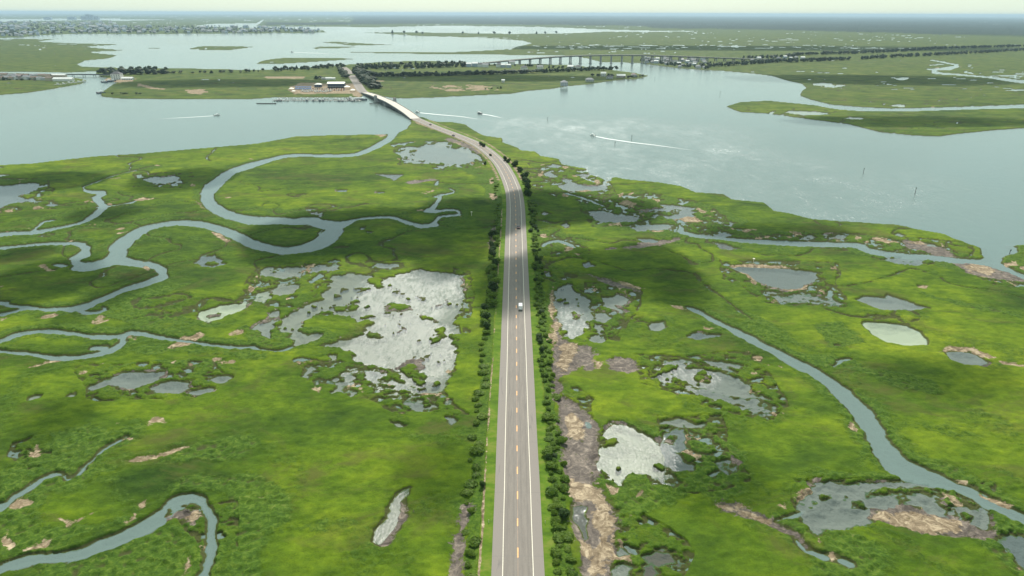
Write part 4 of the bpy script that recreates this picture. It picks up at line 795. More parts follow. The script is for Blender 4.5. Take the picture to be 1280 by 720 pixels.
hedge(1, 112, 560, 2.4, 5.2, 9.9, 11.0, pR, 140)
hedge(1, 113, 520, 2.9, 6.5, 12.0, 13.9, pR, 110)
def pL(y):
    k = rs.uniform(.8, 1.35)
    if 270 < y < 420:
        if rs.random() < .45: return (rs.choice(BD), k * 1.35, k * 1.2, 'dark round shrub in the thicket left of the road', 'dark shrubs left of the road')
        return (rs.choice(BM), k * 1.1, k, 'green shrub in the thicket left of the road', 'shrubs left of the road')
    if rs.random() < .06: return None
    if rs.random() < .16: return (rs.choice(BM), k * .9, k * .6, 'green shrub in the thicket left of the road', 'shrubs left of the road')
    return (rs.choice(BW), k * rs.uniform(.8, 1.5), k * rs.uniform(.5, .9), 'low weedy shrub on the strip left of the road', 'low shrubs left of the road')
hedge(-1, 112, 560, 3.2, 6.5, 11.3, 14.4, pL, 110)
for x, y, k in ((603.5, 609, 1.0),):
    g = G(x, y, 1); shrub(g[0], g[1], BD[0], .55, .75, 0, 'small round dark shrub alone on the green verge left of the road', None)
for x, y in ((685.5, 577),):
    g = G(x, y, 1); shrub(g[0], g[1], BD[1], .7, .9, 1, 'dark shrub standing forward of the right hedge at the verge', None)
for x, y, k in ((602,182.3,1.0),(605,184,.9),(631.5,201,1.2),(635,203.5,1.0),(643.5,208.5,1.3),(649.5,215,1.1),(655.5,223,1.4),(658.5,230,1.4),(660,237,1.4),(659,245,1.2),(606.5,206,.8),(613,195.5,.6)):
    g = G(x, y, .8); e = shrub(g[0], g[1], rs.choice(BD), k * 1.6, k * 1.3, rs.random() * 6, 'dark bush beside the curve of the road', 'dark bushes along the road curve'); e.location.z = ground_z(g[0], g[1]) - .2

def tree_mesh(name, h, r, seed, conic=False):
    rg = np.random.default_rng(seed); mb = MB(); mb.cyl((0, 0, -.4), h * .035, h * .55, 6, h * .015, 1); 
    L = 6 if not conic else 5
    for i in range(L):
        if conic: cz = h * (.25 + .6 * i / L); rr = r * (1 - i / L * .75); cx, cy = rg.uniform(-.1, .1, 2) * r; rh = h * .2
        else: a = rg.uniform(0, 6.28); q = rg.uniform(0, .55) * r; cx, cy = math.cos(a) * q, math.sin(a) * q; cz = h * rg.uniform(.42, .8); rr = r * rg.uniform(.45, .7); rh = h * rg.uniform(.16, .24)
        bm = bmesh.new(); bmesh.ops.create_icosphere(bm, subdivisions=2, radius=1); b0 = len(mb.v)
        for v in bm.verts:
            k = rg.uniform(.72, 1.18); mb.v.append((cx + v.co.x * rr * k, cy + v.co.y * rr * k, cz + v.co.z * rh * k))
        fa = [tuple(b0 + v.index for v in f.verts) for f in bm.faces]; mb.f += fa; mb.m += [0] * len(fa); bm.free()
    me = bpy.data.meshes.new(name); me.from_pydata(mb.v, [], mb.f); me.materials.append(leaf_far); me.materials.append(bark); me.polygons.foreach_set('material_index', mb.m); me.update(); return me
TM = [tree_mesh('tree', 9, 4.2, s) for s in range(3)] + [tree_mesh('tree', 10, 3, 9, True)]
SPOTS = []
def row(pts, step, j, h0, h1, lab, grp, dens=1.0, back=0):
    P = [G3(*p) for p in pts]; P = resample(P, step * (.62 if lab != 'x' else 1))
    for i, p in enumerate(P):
        if rs.random() > dens: continue
        SPOTS.append((p.x + rs.uniform(-j, j), p.y + rs.uniform(-j, j) * 1.6 + back, rs.uniform(h0, h1), lab, grp))
t1 = ('dark tree in the wood between the two waterways on the left', 'trees of the causeway wood on the left'); t2 = ('small dark tree on the thin causeway line left of the far junction', 'trees on the causeway line left of the junction')
t3 = ('dark tree of the wood behind the middle island road', 'trees of the wood right of the junction'); t4 = ('dark tree in the straight row across the middle island', 'trees in the row across the middle island')
t5 = ('dark tree in the near row of the right hand causeway', 'trees in the near causeway row on the right'); t6 = ('dark tree in the far row of the right hand causeway', 'trees in the far causeway row on the right')
row([(130,93.5),(170,93.2),(208,92.8)], 9, 6, 9, 14, *t1); row([(133,90.5),(160,89.5),(205,89)], 12, 8, 9, 14, *t1)
row([(208,92.6),(300,91),(345,90)], 15, 5, 5, 9, *t2, .7); row([(345,89.8),(400,87),(428,84.5)], 11, 8, 7, 11, *t2, .95); row([(345,87.8),(400,85.4),(426,83)], 14, 8, 7, 11, *t2, .9)
row([(446,86.5),(480,86.5),(520,86),(560,84.5),(585,83.5)], 8, 7, 10, 15, *t3); row([(446,83.5),(500,83),(560,81.5),(580,81)], 13, 10, 9, 13, *t3, .8); row([(585,82),(640,83),(700,86),(735,88)], 13, 8, 6, 10, *t3, .7)
row([(456,96),(500,96.2),(560,95.2),(640,92.8),(700,90.6),(745,88.5),(770,88.5)], 8, 3, 8, 12, *t4, 1.0)
row([(447,90),(452,98),(461,106),(470,112)], 8, 7, 8, 13, 'dark tree beside the road beyond the drawbridge', 'trees beside the road beyond the drawbridge'); row([(450,88),(459,99),(473,110)], 11, 8, 7, 11, 'dark tree beside the road beyond the drawbridge', 'trees beside the road beyond the drawbridge')
row([(426,88),(430,94),(433,98)], 12, 5, 7, 11, 'dark tree at the roadside above the marina', 'trees at the roadside above the marina')
row([(875,84.6),(900,83.5),(960,79),(1010,77.5),(1060,75.5)], 9, 6, 9, 14, *t5); row([(1075,74.5),(1120,72),(1200,68),(1290,63)], 12, 8, 9, 13, *t5, .95)
row([(930,74.5),(985,72),(1000,69.5),(1060,67.8),(1120,65),(1160,62.5)], 11, 8, 9, 14, *t6); row([(1160,62.3),(1200,60.8),(1290,58.5)], 14, 10, 9, 13, *t6, .9); row([(780,98),(800,97),(812,96)], 12, 8, 4, 6, 'low tree at the tip of the middle island', 'low trees at the tip of the middle island', .9)
row([(800,76),(830,80),(850,83.5),(885,86)], 7, 14, 6, 10, 'tree among the waterside houses past the viaduct', 'trees among the houses past the viaduct', .8); row([(740,96),(756,96.5),(765,97)], 12, 3, 6, 9, 'tree near the cottage on the island tip', 'trees near the island tip cottages', .8)
row([(0,101),(30,101),(60,100)], 13, 4, 4, 7, 'tree among the waterside houses on the left spit', 'trees on the left spit', .7); row([(396,99.5),(402,99.5)], 9, 2, 8, 9, 'tree by the low white hut above the marina', 'trees by the hut above the marina'); row([(142,118.5),(160,118),(178,118.4)], 12, 3, 2, 4, 'low bush on the left end of the middle island', 'low bushes on the middle island', .8)
row([(690,111),(705,110)], 14, 3, 3, 4, 'low bush on the shore of the middle island', 'bushes on the island shore'); row([(600,112),(613,112),(640,111)], 16, 4, 3, 5, 'low bush on the shore of the middle island', 'bushes on the island shore', .8)
row([(460,41.6),(520,42.5),(560,42.6),(640,43.4),(700,42.4)], 70, 25, 12, 18, 'x', 'x', .8); row([(120,42),(200,41.8),(320,40.8),(400,39.8)], 45, 25, 8, 14, 'x', 'x', .8); row([(0,44),(60,43),(120,41)], 45, 60, 8, 14, 'x', 'x', .9); row([(1160,62.3),(1290,58.5)], 24, 10, 8, 12, 'x', 'x', .5)
for k in range(1100):
    x, y = rs.choice([(rs.uniform(-60, 120), rs.uniform(26, 46)), (rs.uniform(110, 400), rs.uniform(33, 41.5))]); g = G(x, y); SPOTS.append((g[0], g[1], rs.uniform(7, 13), 'x', 'x'))
def island_z(x, y): 
    return max(0.2, ground_z(x, y))
SPOTS.sort(key=lambda s: (s[3] == 'x', s[1]))
sm = MB(); nt_ = 0; base_v = [(np.array([v.co[:] for v in t.vertices]), [tuple(p.vertices) for p in t.polygons], [p.material_index for p in t.polygons]) for t in TM]
for x, y, h, lab, grp in SPOTS:
    gz = ground_z(x, y)
    if gz < .15: continue
    k = rs.randrange(4); s = h / 9.5; a = rs.random() * 6.28
    if lab != 'x' and nt_ < 300:
        o = bpy.data.objects.new('tree', TM[k]); o.location = (x, y, gz - .1); o.scale = (s * rs.uniform(1.6, 2.4), s * rs.uniform(1.3, 1.8), s * rs.uniform(.85, 1.15)); o.rotation_euler.z = a; col.objects.link(o); tag(o, lab, 'tree', grp); nt_ += 1
    else:
        v, f_, mi = base_v[k]; c, s_ = math.cos(a), math.sin(a)
        if lab == 'x': v = v * 1.3
        sm.add(np.stack([(v[:, 0] * c - v[:, 1] * s_) * s * 1.2 + x, (v[:, 0] * s_ + v[:, 1] * c) * s * 1.2 + y, v[:, 2] * s + gz - .1], -1).tolist(), f_, 0)
st = sm.build('woodland', [leaf_far, bark]); tag(st, 'far off dark trees merging with the town and the causeways', kind='stuff')

# ------------------------------------------------------------------ houses
RC = {'grey': (.24, .24, .25), 'white': (.72, .71, .68), 'brown': (.20, .15, .12), 'pink': (.26, .20, .19), 'blue': (.25, .30, .36), 'dark': (.08, .08, .085)}
WC = {'white': (.70, .69, .65), 'grey': (.42, .43, .44), 'tan': (.48, .40, .30), 'pink': (.38, .32, .30), 'blue': (.36, .42, .48)}
roofm = {k: simple(k + '_roof_shingle', v, .8, .15, .5) for k, v in RC.items()}; wallm = {k: simple(k + '_siding', v, .7, .1, .5) for k, v in WC.items()}; glass = simple('dark_window_glass', (.03, .04, .05), .15, .2, 1, 0, .8)
def house_meshes(w_, d_, h, rt, wc, rc, stilts=None):
    sep = stilts is not None; stilts = stilts or 0
    a = MB(); a.box((0, 0, stilts + h / 2), (w_, d_, h))
    if stilts:
        for px in (-.42, 0, .42):
            for py in (-.4, .4): a.box((px * w_, py * d_, stilts / 2 - .5), (.35, .35, stilts + 1))
    wl_ = []; nf = max(1, int(h // 2.8)); nw = max(2, int(w_ // 3.2))
    for fl in range(nf):
        for k in range(nw):
            x = (k + .5) / nw * w_ - w_ / 2; z = stilts + 1.5 + fl * 2.8
            if sep: wb = MB(); wb.box((x, -(d_ / 2 + .02), z), (1.3, .08, 1.3)); wl_.append(wb)
    r = MB(); (r.gable if rt == 'g' else r.hip)((0, 0, stilts + h), (w_, d_), min(w_, d_) * .32, .5)
    def mk(n, mb, m_): me = bpy.data.meshes.new(n); me.from_pydata(mb.v, [], mb.f); me.materials.append(m_); me.update(); return me
    return [('wall', mk('wall', a, wallm[wc])), ('roof', mk('roof', r, roofm[rc]))] + [('window', mk('window', q, glass)) for q in wl_]
def house(x, y, z, rz, parts, label, group=None, s=1.0, name='house', cat='house'):
    e = empty(name, (x, y, z), rz); e.scale = (s, s, s); tag(e, label, cat, group)
    for n, me in parts: o = bpy.data.objects.new(n, me); o.parent = e; col.objects.link(o)
    return e
HM = [house_meshes(14, 9, 6, 'g', 'white', 'grey'), house_meshes(12, 10, 6, 'h', 'grey', 'grey'), house_meshes(16, 9, 6, 'g', 'tan', 'brown'), house_meshes(12, 9, 7, 'g', 'blue', 'white'), house_meshes(14, 10, 6.5, 'h', 'white', 'dark'), house_meshes(15, 10, 8, 'g', 'pink', 'pink')]
HN = ['white house with grey gabled roof', 'grey house with hipped grey roof', 'tan house with brown gabled roof', 'blue grey house with pale roof', 'white house with dark hipped roof', 'rosy house with dull pink roof']
def placeh(pts, grp, where, s=(.9, 1.2), kinds=range(6), rot=None):
    kinds = list(kinds)
    for i, (x, y) in enumerate(pts):
        g = G(x, y, .6); k = rs.choice(kinds); gz = ground_z(g[0], g[1])
        if gz < .1: gz = .3
        house(g[0], g[1], gz - .15, (rs.uniform(-.3, .3) if rot is None else rot), HM[k], HN[k] + ' ' + where, grp and grp, rs.uniform(*s))
left_pts = [(x + rs.uniform(-1, 1), y) for x, y in [(-14,99),(-6,99.5),(2,99.8),(8,99.6),(14,99.7),(20,99.6),(26,99.5),(32,99.4),(38,99.6),(44,99.8),(50,100),(56,100.5),(62,101),(-10,96.5),(-2,96.7),(6,96.4),(13,96.4),(19,96.5),(26,96.4),(33,96.3),(40,96.4),(47,96.6),(54,97),(61,97.4)]]
placeh(left_pts, 'houses on the left spit', 'on the spit at the left edge of the bay', (.72, .98), (5, 1, 0, 2))
rp = []
for i in range(46):
    for _ in range(50):
        x = rs.uniform(806, 884); lo = np.interp(x, [800, 830, 850, 885], [78, 82, 84.6, 86.6]); y = rs.uniform(73.5, lo)
        if all(abs(x - a) > 3.6 or abs(y - b) > 1.1 for a, b in rp): rp.append((x, y)); break
placeh(rp, 'houses past the far end of the viaduct', 'in the waterside village past the viaduct', (.7, 1.0), (0, 1, 3, 1, 4, 1))
placeh([(x, y) for x, y in ((586,83.6),(594,83.4),(601,83.6),(607,84),(624,84),(629,84.4),(636,84.6),(640,81.5),(655,88),(675,86.5),(713,88),(722,87.5))], 'scattered houses along the middle island road', 'beside the middle island road', (.9, 1.2), (0, 3, 3, 4))
placeh([(x, y) for x, y in ((965,72.5),(973,73.6),(981,73),(988,74.2),(995,73.4),(1003,74.6),(940,77),(948,75))], 'houses by the right hand causeway', 'by the start of the right hand causeway', (.7, 1.0), (0, 1, 3))
def one(x, y, parts, lab, rz=0, s=1.0, **k): g = G(x, y, .6); house(g[0], g[1], max(.3, ground_z(g[0], g[1])) - .1, rz, parts, lab, None, s, **k)
one(705, 108.8, house_meshes(13, 11, 7, 'h', 'grey', 'grey', 2.5), 'square grey house on stilts standing at the water edge of the island', .1, 1.0)
one(737, 102.6, house_meshes(16, 9, 4, 'h', 'grey', 'grey', 1.5), 'low grey cottage beside the shore right of the stilt house', .15); one(776, 97.6, house_meshes(18, 10, 3.5, 'g', 'pink', 'white', 1.5), 'cottage with wide white roof near the tip of the island', .05); one(762, 99.0, house_meshes(13, 7, 3.5, 'g', 'grey', 'dark', 1.5), 'long dark roofed cottage left of the white roofed one', .1)
one(792, 96.5, house_meshes(11, 9, 4.5, 'h', 'grey', 'pink', 1.2), 'dull pink roofed cottage close to the island tip'); one(754, 95.4, house_meshes(11, 9, 6.5, 'g', 'white', 'white', 0), 'tall white cottage among the trees near the island tip')
one(147, 99, house_meshes(15, 12, 9, 'h', 'white', 'dark', 0), 'tall white boathouse at the left end of the middle island', .1, 1.25); one(160, 99.6, house_meshes(20, 7, 3, 'g', 'white', 'white', 0), 'long low white shed beside the tall boathouse', 0, 1.1)
one(80, 101.5, house_meshes(34, 9, 4, 'g', 'white', 'white'), 'long white roofed hall at the end of the left spit', .05, 1.1); one(74, 96.2, house_meshes(30, 8, 4, 'g', 'tan', 'white'), 'long white roofed hall behind the spit houses', 0)
one(411, 99.6, house_meshes(12, 6, 3, 'g', 'white', 'white'), 'small white hut at the edge of the marina field'); one(417, 99.7, house_meshes(7, 5, 3, 'g', 'white', 'white'), 'smallest white hut next to the marina trees'); one(405, 99.4, house_meshes(9, 5, 2.6, 'g', 'grey', 'grey'), 'small grey hut left of the white huts')
one(629, 103.5, house_meshes(6, 5, 4, 'g', 'white', 'white', 1), 'tiny white hut standing alone in the island marsh')

# marina sheds
sh = MB(); sh.box((0, 0, 3.6), (30, 17, 7.2)); rf = MB(); rf.gable((0, 0, 7.2), (30, 17), 2.6, 1.0); ln = MB(); ln.box((0, -11, 2.2), (30, 4.8, .25)); DR = []; ddoor = simple('dark_grey_door', (.05, .05, .06), .6, .2)  # shed doors in a plain dark grey
for k in range(6): q = MB(); q.box((-12.4 + k * 5, -8.53, 2.2), (3.9, .1, 4.2)); DR.append(('door', q, ddoor))
def parts_of(lst):
    r = []
    for n, mb, m_ in lst: me = bpy.data.meshes.new(n); me.from_pydata(mb.v, [], mb.f); me.materials.append(m_); me.update(); r.append((n, me))
    return r
cream = simple('cream_metal_roof', (.80, .78, .68), .5, .05, .2); dwall = simple('dusky_blue_wall', (.10, .12, .17), .7, .2, .3)
for k in range(7): ln.box((-14.5 + k * 4.85, -13, 1.0), (.25, .25, 2.4))
g = G(420, 109.3, .8); house(g[0], g[1] + 6, .7, .06, parts_of([('wall', sh, dwall), ('roof', rf, cream), ('canopy', ln, simple('grey_canopy', (.35, .35, .37), .6, .1))] + DR), 'large marina shed with a long cream metal roof', None, 1.0, 'boat_shed', 'shed')
sh = MB(); sh.box((0, 0, 2.4), (12, 9, 4.8)); rf = MB(); rf.hip((0, 0, 4.8), (12, 9), 2.2, .7); WN = []
for x in (-3.8, 0, 3.8): q = MB(); q.box((x, -4.53, 2.4), (2, .1, 2.2)); WN.append(('window', q, glass))
g = G(398, 108.6, .8); house(g[0], g[1], .7, 0, parts_of([('wall', sh, dwall), ('roof', rf, cream)] + WN), 'small marina office with cream hipped roof left of the large shed', None, 1.0, 'marina_office', 'office')
for x, y, s, lab in ((364.5, 112.6, .8, 'pale domed tent at the left end of the marina yard'), (367, 115.2, .6, 'smaller pale tent in front of the domed one'), (434, 110.8, 1.0, 'cream awning beside the bridge head of the marina'), (441, 114.4, .8, 'low cream awning on the sandy slip by the drawbridge')):
    t = MB(); t.hip((0, 0, 2.6), (8, 7), 1.8, .2); p_ = MB(); [p_.box((a, b_, 1.3), (.15, .15, 2.8)) for a in (-3.8, 3.8) for b_ in (-3.3, 3.3)]
    g = G(x, y, .8); house(g[0], g[1], .7, .2, parts_of([('canopy', t, cream), ('frame', p_, steel)]), lab, None, s * 1.3, 'tent', 'tent')

# far town
wallm['pale'] = simple('pale_weathered_siding', (.36, .36, .35), .8, .15, .2); roofm['pale'] = simple('pale_shingle', (.34, .34, .33), .8, .15, .2)
TK = [house_meshes(15, 11, 8, 'g', 'pale', 'grey'), house_meshes(20, 12, 9, 'h', 'grey', 'grey'), house_meshes(16, 11, 10, 'g', 'blue', 'blue'), house_meshes(24, 13, 7, 'g', 'pale', 'pale')]
TJ = []
for n, P in enumerate(TK):
    mb = MB(); mats_ = []
    for k, (nm, me) in enumerate(P[:2]): mb.add([v.co[:] for v in me.vertices], [tuple(p.vertices) for p in me.polygons], k); mats_.append(me.materials[0])
    me = bpy.data.meshes.new('town_house'); me.from_pydata(mb.v, [], mb.f); [me.materials.append(q) for q in mats_]; me.polygons.foreach_set('material_index', mb.m); me.update(); TJ.append(me)
TN = ['pale house with grey roof in the far town across the bay', 'broad grey block in the far town across the bay', 'tall blue grey house in the far town across the bay', 'long pale roofed building in the far town across the bay']
TG = ['pale houses of the far town', 'grey blocks of the far town', 'blue grey houses of the far town', 'long pale buildings of the far town']
c = 0
while c < 285:
    if rs.random() < .6: x, y = rs.uniform(-40, 150), rs.uniform(28, 46)
    else: x, y = rs.uniform(110, 400), rs.uniform(34.5, 42)
    g = G(x, y); gz = ground_z(g[0], g[1])
    if gz < .4: continue
    k = rs.choice((0, 0, 1, 2, 2, 3)); o = bpy.data.objects.new('town_house', TJ[k]); s = rs.uniform(.9, 1.5) * (1 if y > 36 else 1.4); o.location = (g[0], g[1], gz - .2); o.scale = (s, s, s); o.rotation_euler.z = rs.uniform(-.3, .3); col.objects.link(o); tag(o, TN[k], 'house', TG[k]); c += 1
for i, (x, h, w_, lab) in enumerate(((106, 34, 70, 'broad low tower left in the far skyline'), (111, 52, 50, 'tallest tower of the far skyline'), (115, 44, 60, 'second tower right of the tallest in the far skyline'), (90, 26, 90, 'wide block on the skyline left of the towers'), (60, 22, 80, 'long pale block on the skyline above the left marsh'), (120, 30, 80, 'rightmost tower of the far skyline'))):
    g = G(x, 24.2); mb = MB(); mb.box((0, 0, h / 2), (w_, 30, h)); mb.box((w_ * .1, 0, h + 2.5), (w_ * .3, 14, 5)); WL = []
    for f_ in range(int(h // 6)): wn = MB(); wn.box((0, -15.1, 4 + f_ * 6), (w_ * .92, .4, 2.4)); WL.append(('window_band', wn, glass))
    house(g[0], g[1], .5, 0, parts_of([('wall', mb, wallm['blue'])] + WL), lab, None, 1.6, 'tower_block', 'tower')

# ------------------------------------------------------------------ boats
hullw = simple('white_gelcoat', (.78, .78, .76), .3, .05); hulld = simple('navy_hull', (.05, .07, .12), .3, .1); deckc = simple('cream_boat_deck', (.6, .56, .48), .6, .1); wrapb = simple('blue_shrink_wrap', (.12, .16, .30), .4, .15); motorm = simple('black_outboard', (.02, .02, .02), .3, .1)
def hull_mb(L, Bm, D):
    mb = MB(); st_ = [(-.5, .86, 0), (-.2, 1.0, 0), (.15, .95, .04), (.35, .62, .12), (.47, .22, .22), (.5, .02, .27)]; vs = []; n = 7
    for x, wk, sh_ in st_:
        for k in range(n):
            a = -math.pi / 2 + (k - 3) / 3 * math.pi / 2; yy = Bm / 2 * wk * math.sin((k - 3) / 3 * math.pi / 2); zz_ = D * (1 - math.cos((k - 3) / 3 * math.pi / 2) * 1.0) + sh_ * D - .35
            vs.append((x * L, yy, zz_))
    fs = [(i * n + k, i * n + k + 1, (i + 1) * n + k + 1, (i + 1) * n + k) for i in range(5) for k in range(n - 1)]
    fs.append(tuple(range(n))); mb.add(vs, fs)
    dk = MB(); dv = []
    for x, wk, sh_ in st_: dv += [(x * L * .97, -Bm / 2 * wk * .92, D * (1 + sh_) - .47), (x * L * .97, Bm / 2 * wk * .92, D * (1 + sh_) - .47)]
    dk.add(dv, [(2 * i, 2 * i + 1, 2 * i + 3, 2 * i + 2) for i in range(5)]); return mb, dk
def boat_parts(L=8, Bm=2.6, D=1.3, cabin=True, hm=None, wrap=False):
    h, d_ = hull_mb(L, Bm, D); lst = [('hull', h, hm or hullw)]
    if wrap: wr = MB(); wr.hip((-.05 * L, 0, D - .4), (L * .8, Bm * .85), 1.3, .1); lst.append(('cover', wr, wrapb)); return parts_of(lst)
    lst.append(('deck', d_, deckc)); cb = MB()
    if cabin: cb.box((L * .08, 0, D + .25), (L * .34, Bm * .62, 1.3), 0, 0, .82); cb.box((L * .02, 0, D + 1.35), (L * .3, Bm * .66, .1)); lst.append(('cabin', cb, hullw)); wsn = MB(); wsn.box((L * .245, 0, D + .45), (.12, Bm * .5, .6)); lst.append(('windscreen', wsn, glass))
    else: cb.box((0, 0, D - .05), (1.2, .9, 1.1), 0, 0, .8); lst.append(('console', cb, hullw)); t = MB(); t.box((-.1, 0, D + 1.6), (2.3, 1.9, .08)); [t.box((a, b_, D + .6), (.07, .07, 2.0)) for a in (-.8, .7) for b_ in (-.7, .7)]; lst.append(('awning', t, deckc))
    mo = MB(); mo.box((-L * .53, 0, D * .7), (.5, .5, 1.1), 0, 0, .7); lst.append(('outboard_motor', mo, motorm)); return parts_of(lst)
BO = [boat_parts(), boat_parts(7, 2.4, 1.1, False), boat_parts(10, 3.2, 1.6, True, hulld), boat_parts(8, 2.6, 1.3, wrap=True)]
def boat(x, y, rz, k, lab, grp=None, s=1.0, z=0.0, px=True):
    g = G(x, y) if px else (x, y); return house(g[0], g[1], z, rz, BO[k], lab, grp, s, 'motor_boat', 'boat')
foam = mat('white_foam'); m, nt, nn, ll = foam
geo = N(nt, 'NewGeometry'); uvn = N(nt, 'UVMap'); su = N(nt, 'SeparateXYZ'); ll.new(uvn.outputs[0], su.inputs[0]); nz = noise(nt, .9, 4, .7, geo.outputs['Position'])
cen = math_(nt, 'SUBTRACT', 1.0, math_(nt, 'ABSOLUTE', su.outputs[0])); f = math_(nt, 'MULTIPLY', math_(nt, 'SUBTRACT', 1.15, su.outputs[1]), cen)
al = math_(nt, 'MULTIPLY', math_(nt, 'SUBTRACT', math_(nt, 'ADD', f, math_(nt, 'MULTIPLY', nz.outputs[0], .9)), .62), 3.5, clamp=True)
al = math_(nt, 'MULTIPLY', al, math_(nt, 'SUBTRACT', 1.0, math_(nt, 'POWER', su.outputs[1], 2.0)))
tr = N(nt, 'BsdfTransparent'); df = N(nt, 'BsdfDiffuse'); df.inputs[0].default_value = (.82, .84, .82, 1); x_ = N(nt, 'MixShader'); ll.new(al, x_.inputs[0]); ll.new(tr.outputs[0], x_.inputs[1]); ll.new(df.outputs[0], x_.inputs[2]); out(nt, x_.outputs[0]); foam_m = m
def wake(pts, w0, w1, lab):
    P = [G3(x, y, .035) for x, y in pts]; P = resample(P, max(2.0, (P[0] - P[-1]).length / 60)); n = len(P); vs = []; uvs = []; fs = []
    for i, p in enumerate(P):
        s, _ = sideways(P, i); t = i / (n - 1); w_ = w0 + (w1 - w0) * t ** .7
        for o in (-1, 0, 1): q = p + s * o * w_ / 2; vs.append((q.x, q.y, .035)); uvs.append((o, t))
    for i in range(n - 1):
        for k in range(2): a = i * 3 + k; fs.append((a, a + 1, a + 4, a + 3))
    ob = mesh_obj('wake', vs, fs, foam_m); l = ob.data.uv_layers.new(name='UVMap'); vi = np.zeros(len(ob.data.loops), np.int32); ob.data.loops.foreach_get('vertex_index', vi); l.data.foreach_set('uv', np.array(uvs, np.float32)[vi].ravel()); tag(ob, lab, kind='stuff')
for (pts, w0, w1, lab, wl) in (
    ([(743.5,170.3),(760,173.5),(790,178),(820,181.5),(860,187),(895,191.5)], 2.6, 8, 'white motor boat racing left on the wide right bay', 'long white wake across the right bay'),
    ([(601.5,142.3),(612,144),(637,149.5)], 3.5, 6, 'small dark motor boat following right of the drawbridge', 'short wake right of the drawbridge'),
    ([(524,140.8),(545,143),(575,145.5),(605,150),(625,152)], 4, 8, 'white motor boat heading for the drawbridge', 'long wake leading to the drawbridge'),
    ([(268,144.6),(240,146.5),(210,148),(175,151)], 2.5, 6, 'motor boat heading right on the calm left channel', 'thin wake on the left channel'),
    ([(366,65.2),(385,66),(410,67.2),(452,68.5)], 9, 16, 'distant motor boat crossing the far lagoon', 'bright wake on the far lagoon')):
    wake(pts, w0, w1, wl); a = G(*pts[0]); b_ = G(*pts[1]); dv = a - b_; rz = math.atan2(dv[1], dv[0]); q = a + dv / np.hypot(*dv) * 3.5
    boat(q[0], q[1], rz, 2 if 'dark' in lab else 0, lab, None, 1.6 if 'distant' in lab else 1.0, .1, False)
# moored and stored boats
dk = MB(); a = G(342, 125.6); b_ = G(452, 125.6); mid = (a + b_) / 2; L = np.hypot(*(b_ - a)); dk.box((mid[0], mid[1], .8), (L, 2.2, .25)); fg = []
for k in range(28):
    f = k / 27; x = a[0] + (b_[0] - a[0]) * f; fg.append(x); dk.box((x, mid[1] - 5, .8), (.9, 8.5, .2)); dk.cyl((x, mid[1] - 9, -1), .18, 3.4, 6); dk.cyl((x, mid[1] + 1.3, -1), .18, 3.2, 6)
tag(dk.build('boat_dock', [simple('grey_dock_planks', (.33, .31, .28), .9, .2, 1)]), 'long grey finger dock lined with moored boats at the marina', 'dock')
dk = MB(); a2 = G(345, 122.7); b2 = G(452, 123.2); dk.box(((a2[0] + b2[0]) / 2, (a2[1] + b2[1]) / 2, .9), (L * .97, 1.8, .25)); [dk.cyl((a2[0] + (b2[0] - a2[0]) * k / 20, a2[1], -1), .16, 3, 6) for k in range(21)]
tag(dk.build('boat_dock', [simple('brown_dock_planks', (.28, .24, .2), .9, .2, 1)]), 'second plank walkway behind the finger dock near the marsh edge', 'dock')
dk = MB(); a2 = G(320, 130); b2 = G(346, 129.3); dk.box(((a2[0] + b2[0]) / 2, (a2[1] + b2[1]) / 2, .5), (np.hypot(*(b2 - a2)), 1.2, .9)); tag(dk.build('breakwater', wood_d), 'thin dark timber breakwater left of the marina dock', 'breakwater')
for k in range(27):
    if rs.random() < .12: continue
    kk = rs.choice((0, 1, 0, 2)); boat((fg[k] + fg[k + 1]) / 2, mid[1] - 5.5, math.pi / 2 * rs.choice((1, -1)) + rs.uniform(-.05, .05), kk, ['white cabin boat moored at the marina finger dock', 'open white boat moored at the marina finger dock', 'navy hulled cabin boat moored at the marina finger dock'][kk], ['cabin boats at the finger dock', 'open boats at the finger dock', 'navy boats at the finger dock'][kk], rs.uniform(.9, 1.15), 0, False)
for k in range(14): boat(rs.uniform(348, 445), 124.0 + rs.uniform(-.3, .3), rs.uniform(-.2, .2), 0, 'white cabin boat moored along the rear marina walkway', 'boats along the rear walkway', .9)
for k in range(26): boat(370 + (k % 13) * 1.55 + rs.uniform(-.2, .2), 110.2 + (k // 13) * 2.2 + rs.uniform(-.3, .3), 1.5 + rs.uniform(-.1, .1), 3, 'blue wrapped boat stored in the marina yard', 'blue wrapped boats in the yard', 1.0, 1.1)
for k in range(12): boat(378 + k * 3.2, 115.2 + rs.uniform(-.6, .6), rs.uniform(0, 3), 0, 'white boat stored on the bare marina yard', 'white boats on the yard', .9, 1.1)
for k in range(9): boat(438 + k * 2.0, 124.8 + rs.uniform(-1.3, 1.3), rs.uniform(-.4, .4), 2, 'dark hulled boat moored at the slip beside the drawbridge', 'boats at the drawbridge slip', 1.3)
for x, y in ((86, 104.6), (92, 104.0), (98, 103.5), (104, 102.6), (72, 106.3), (79, 105.8)): boat(x, y, rs.uniform(-.3, .3), 0, 'white boat moored off the end of the left spit', 'boats off the left spit', 1.5)
for x, y in ((131, 103), (136, 102), (141, 101.6), (126.5, 116.5)): boat(x, y, rs.uniform(-.3, .3), 2, 'dark boat moored at the left end of the middle island', 'boats at the middle island end', 1.5)

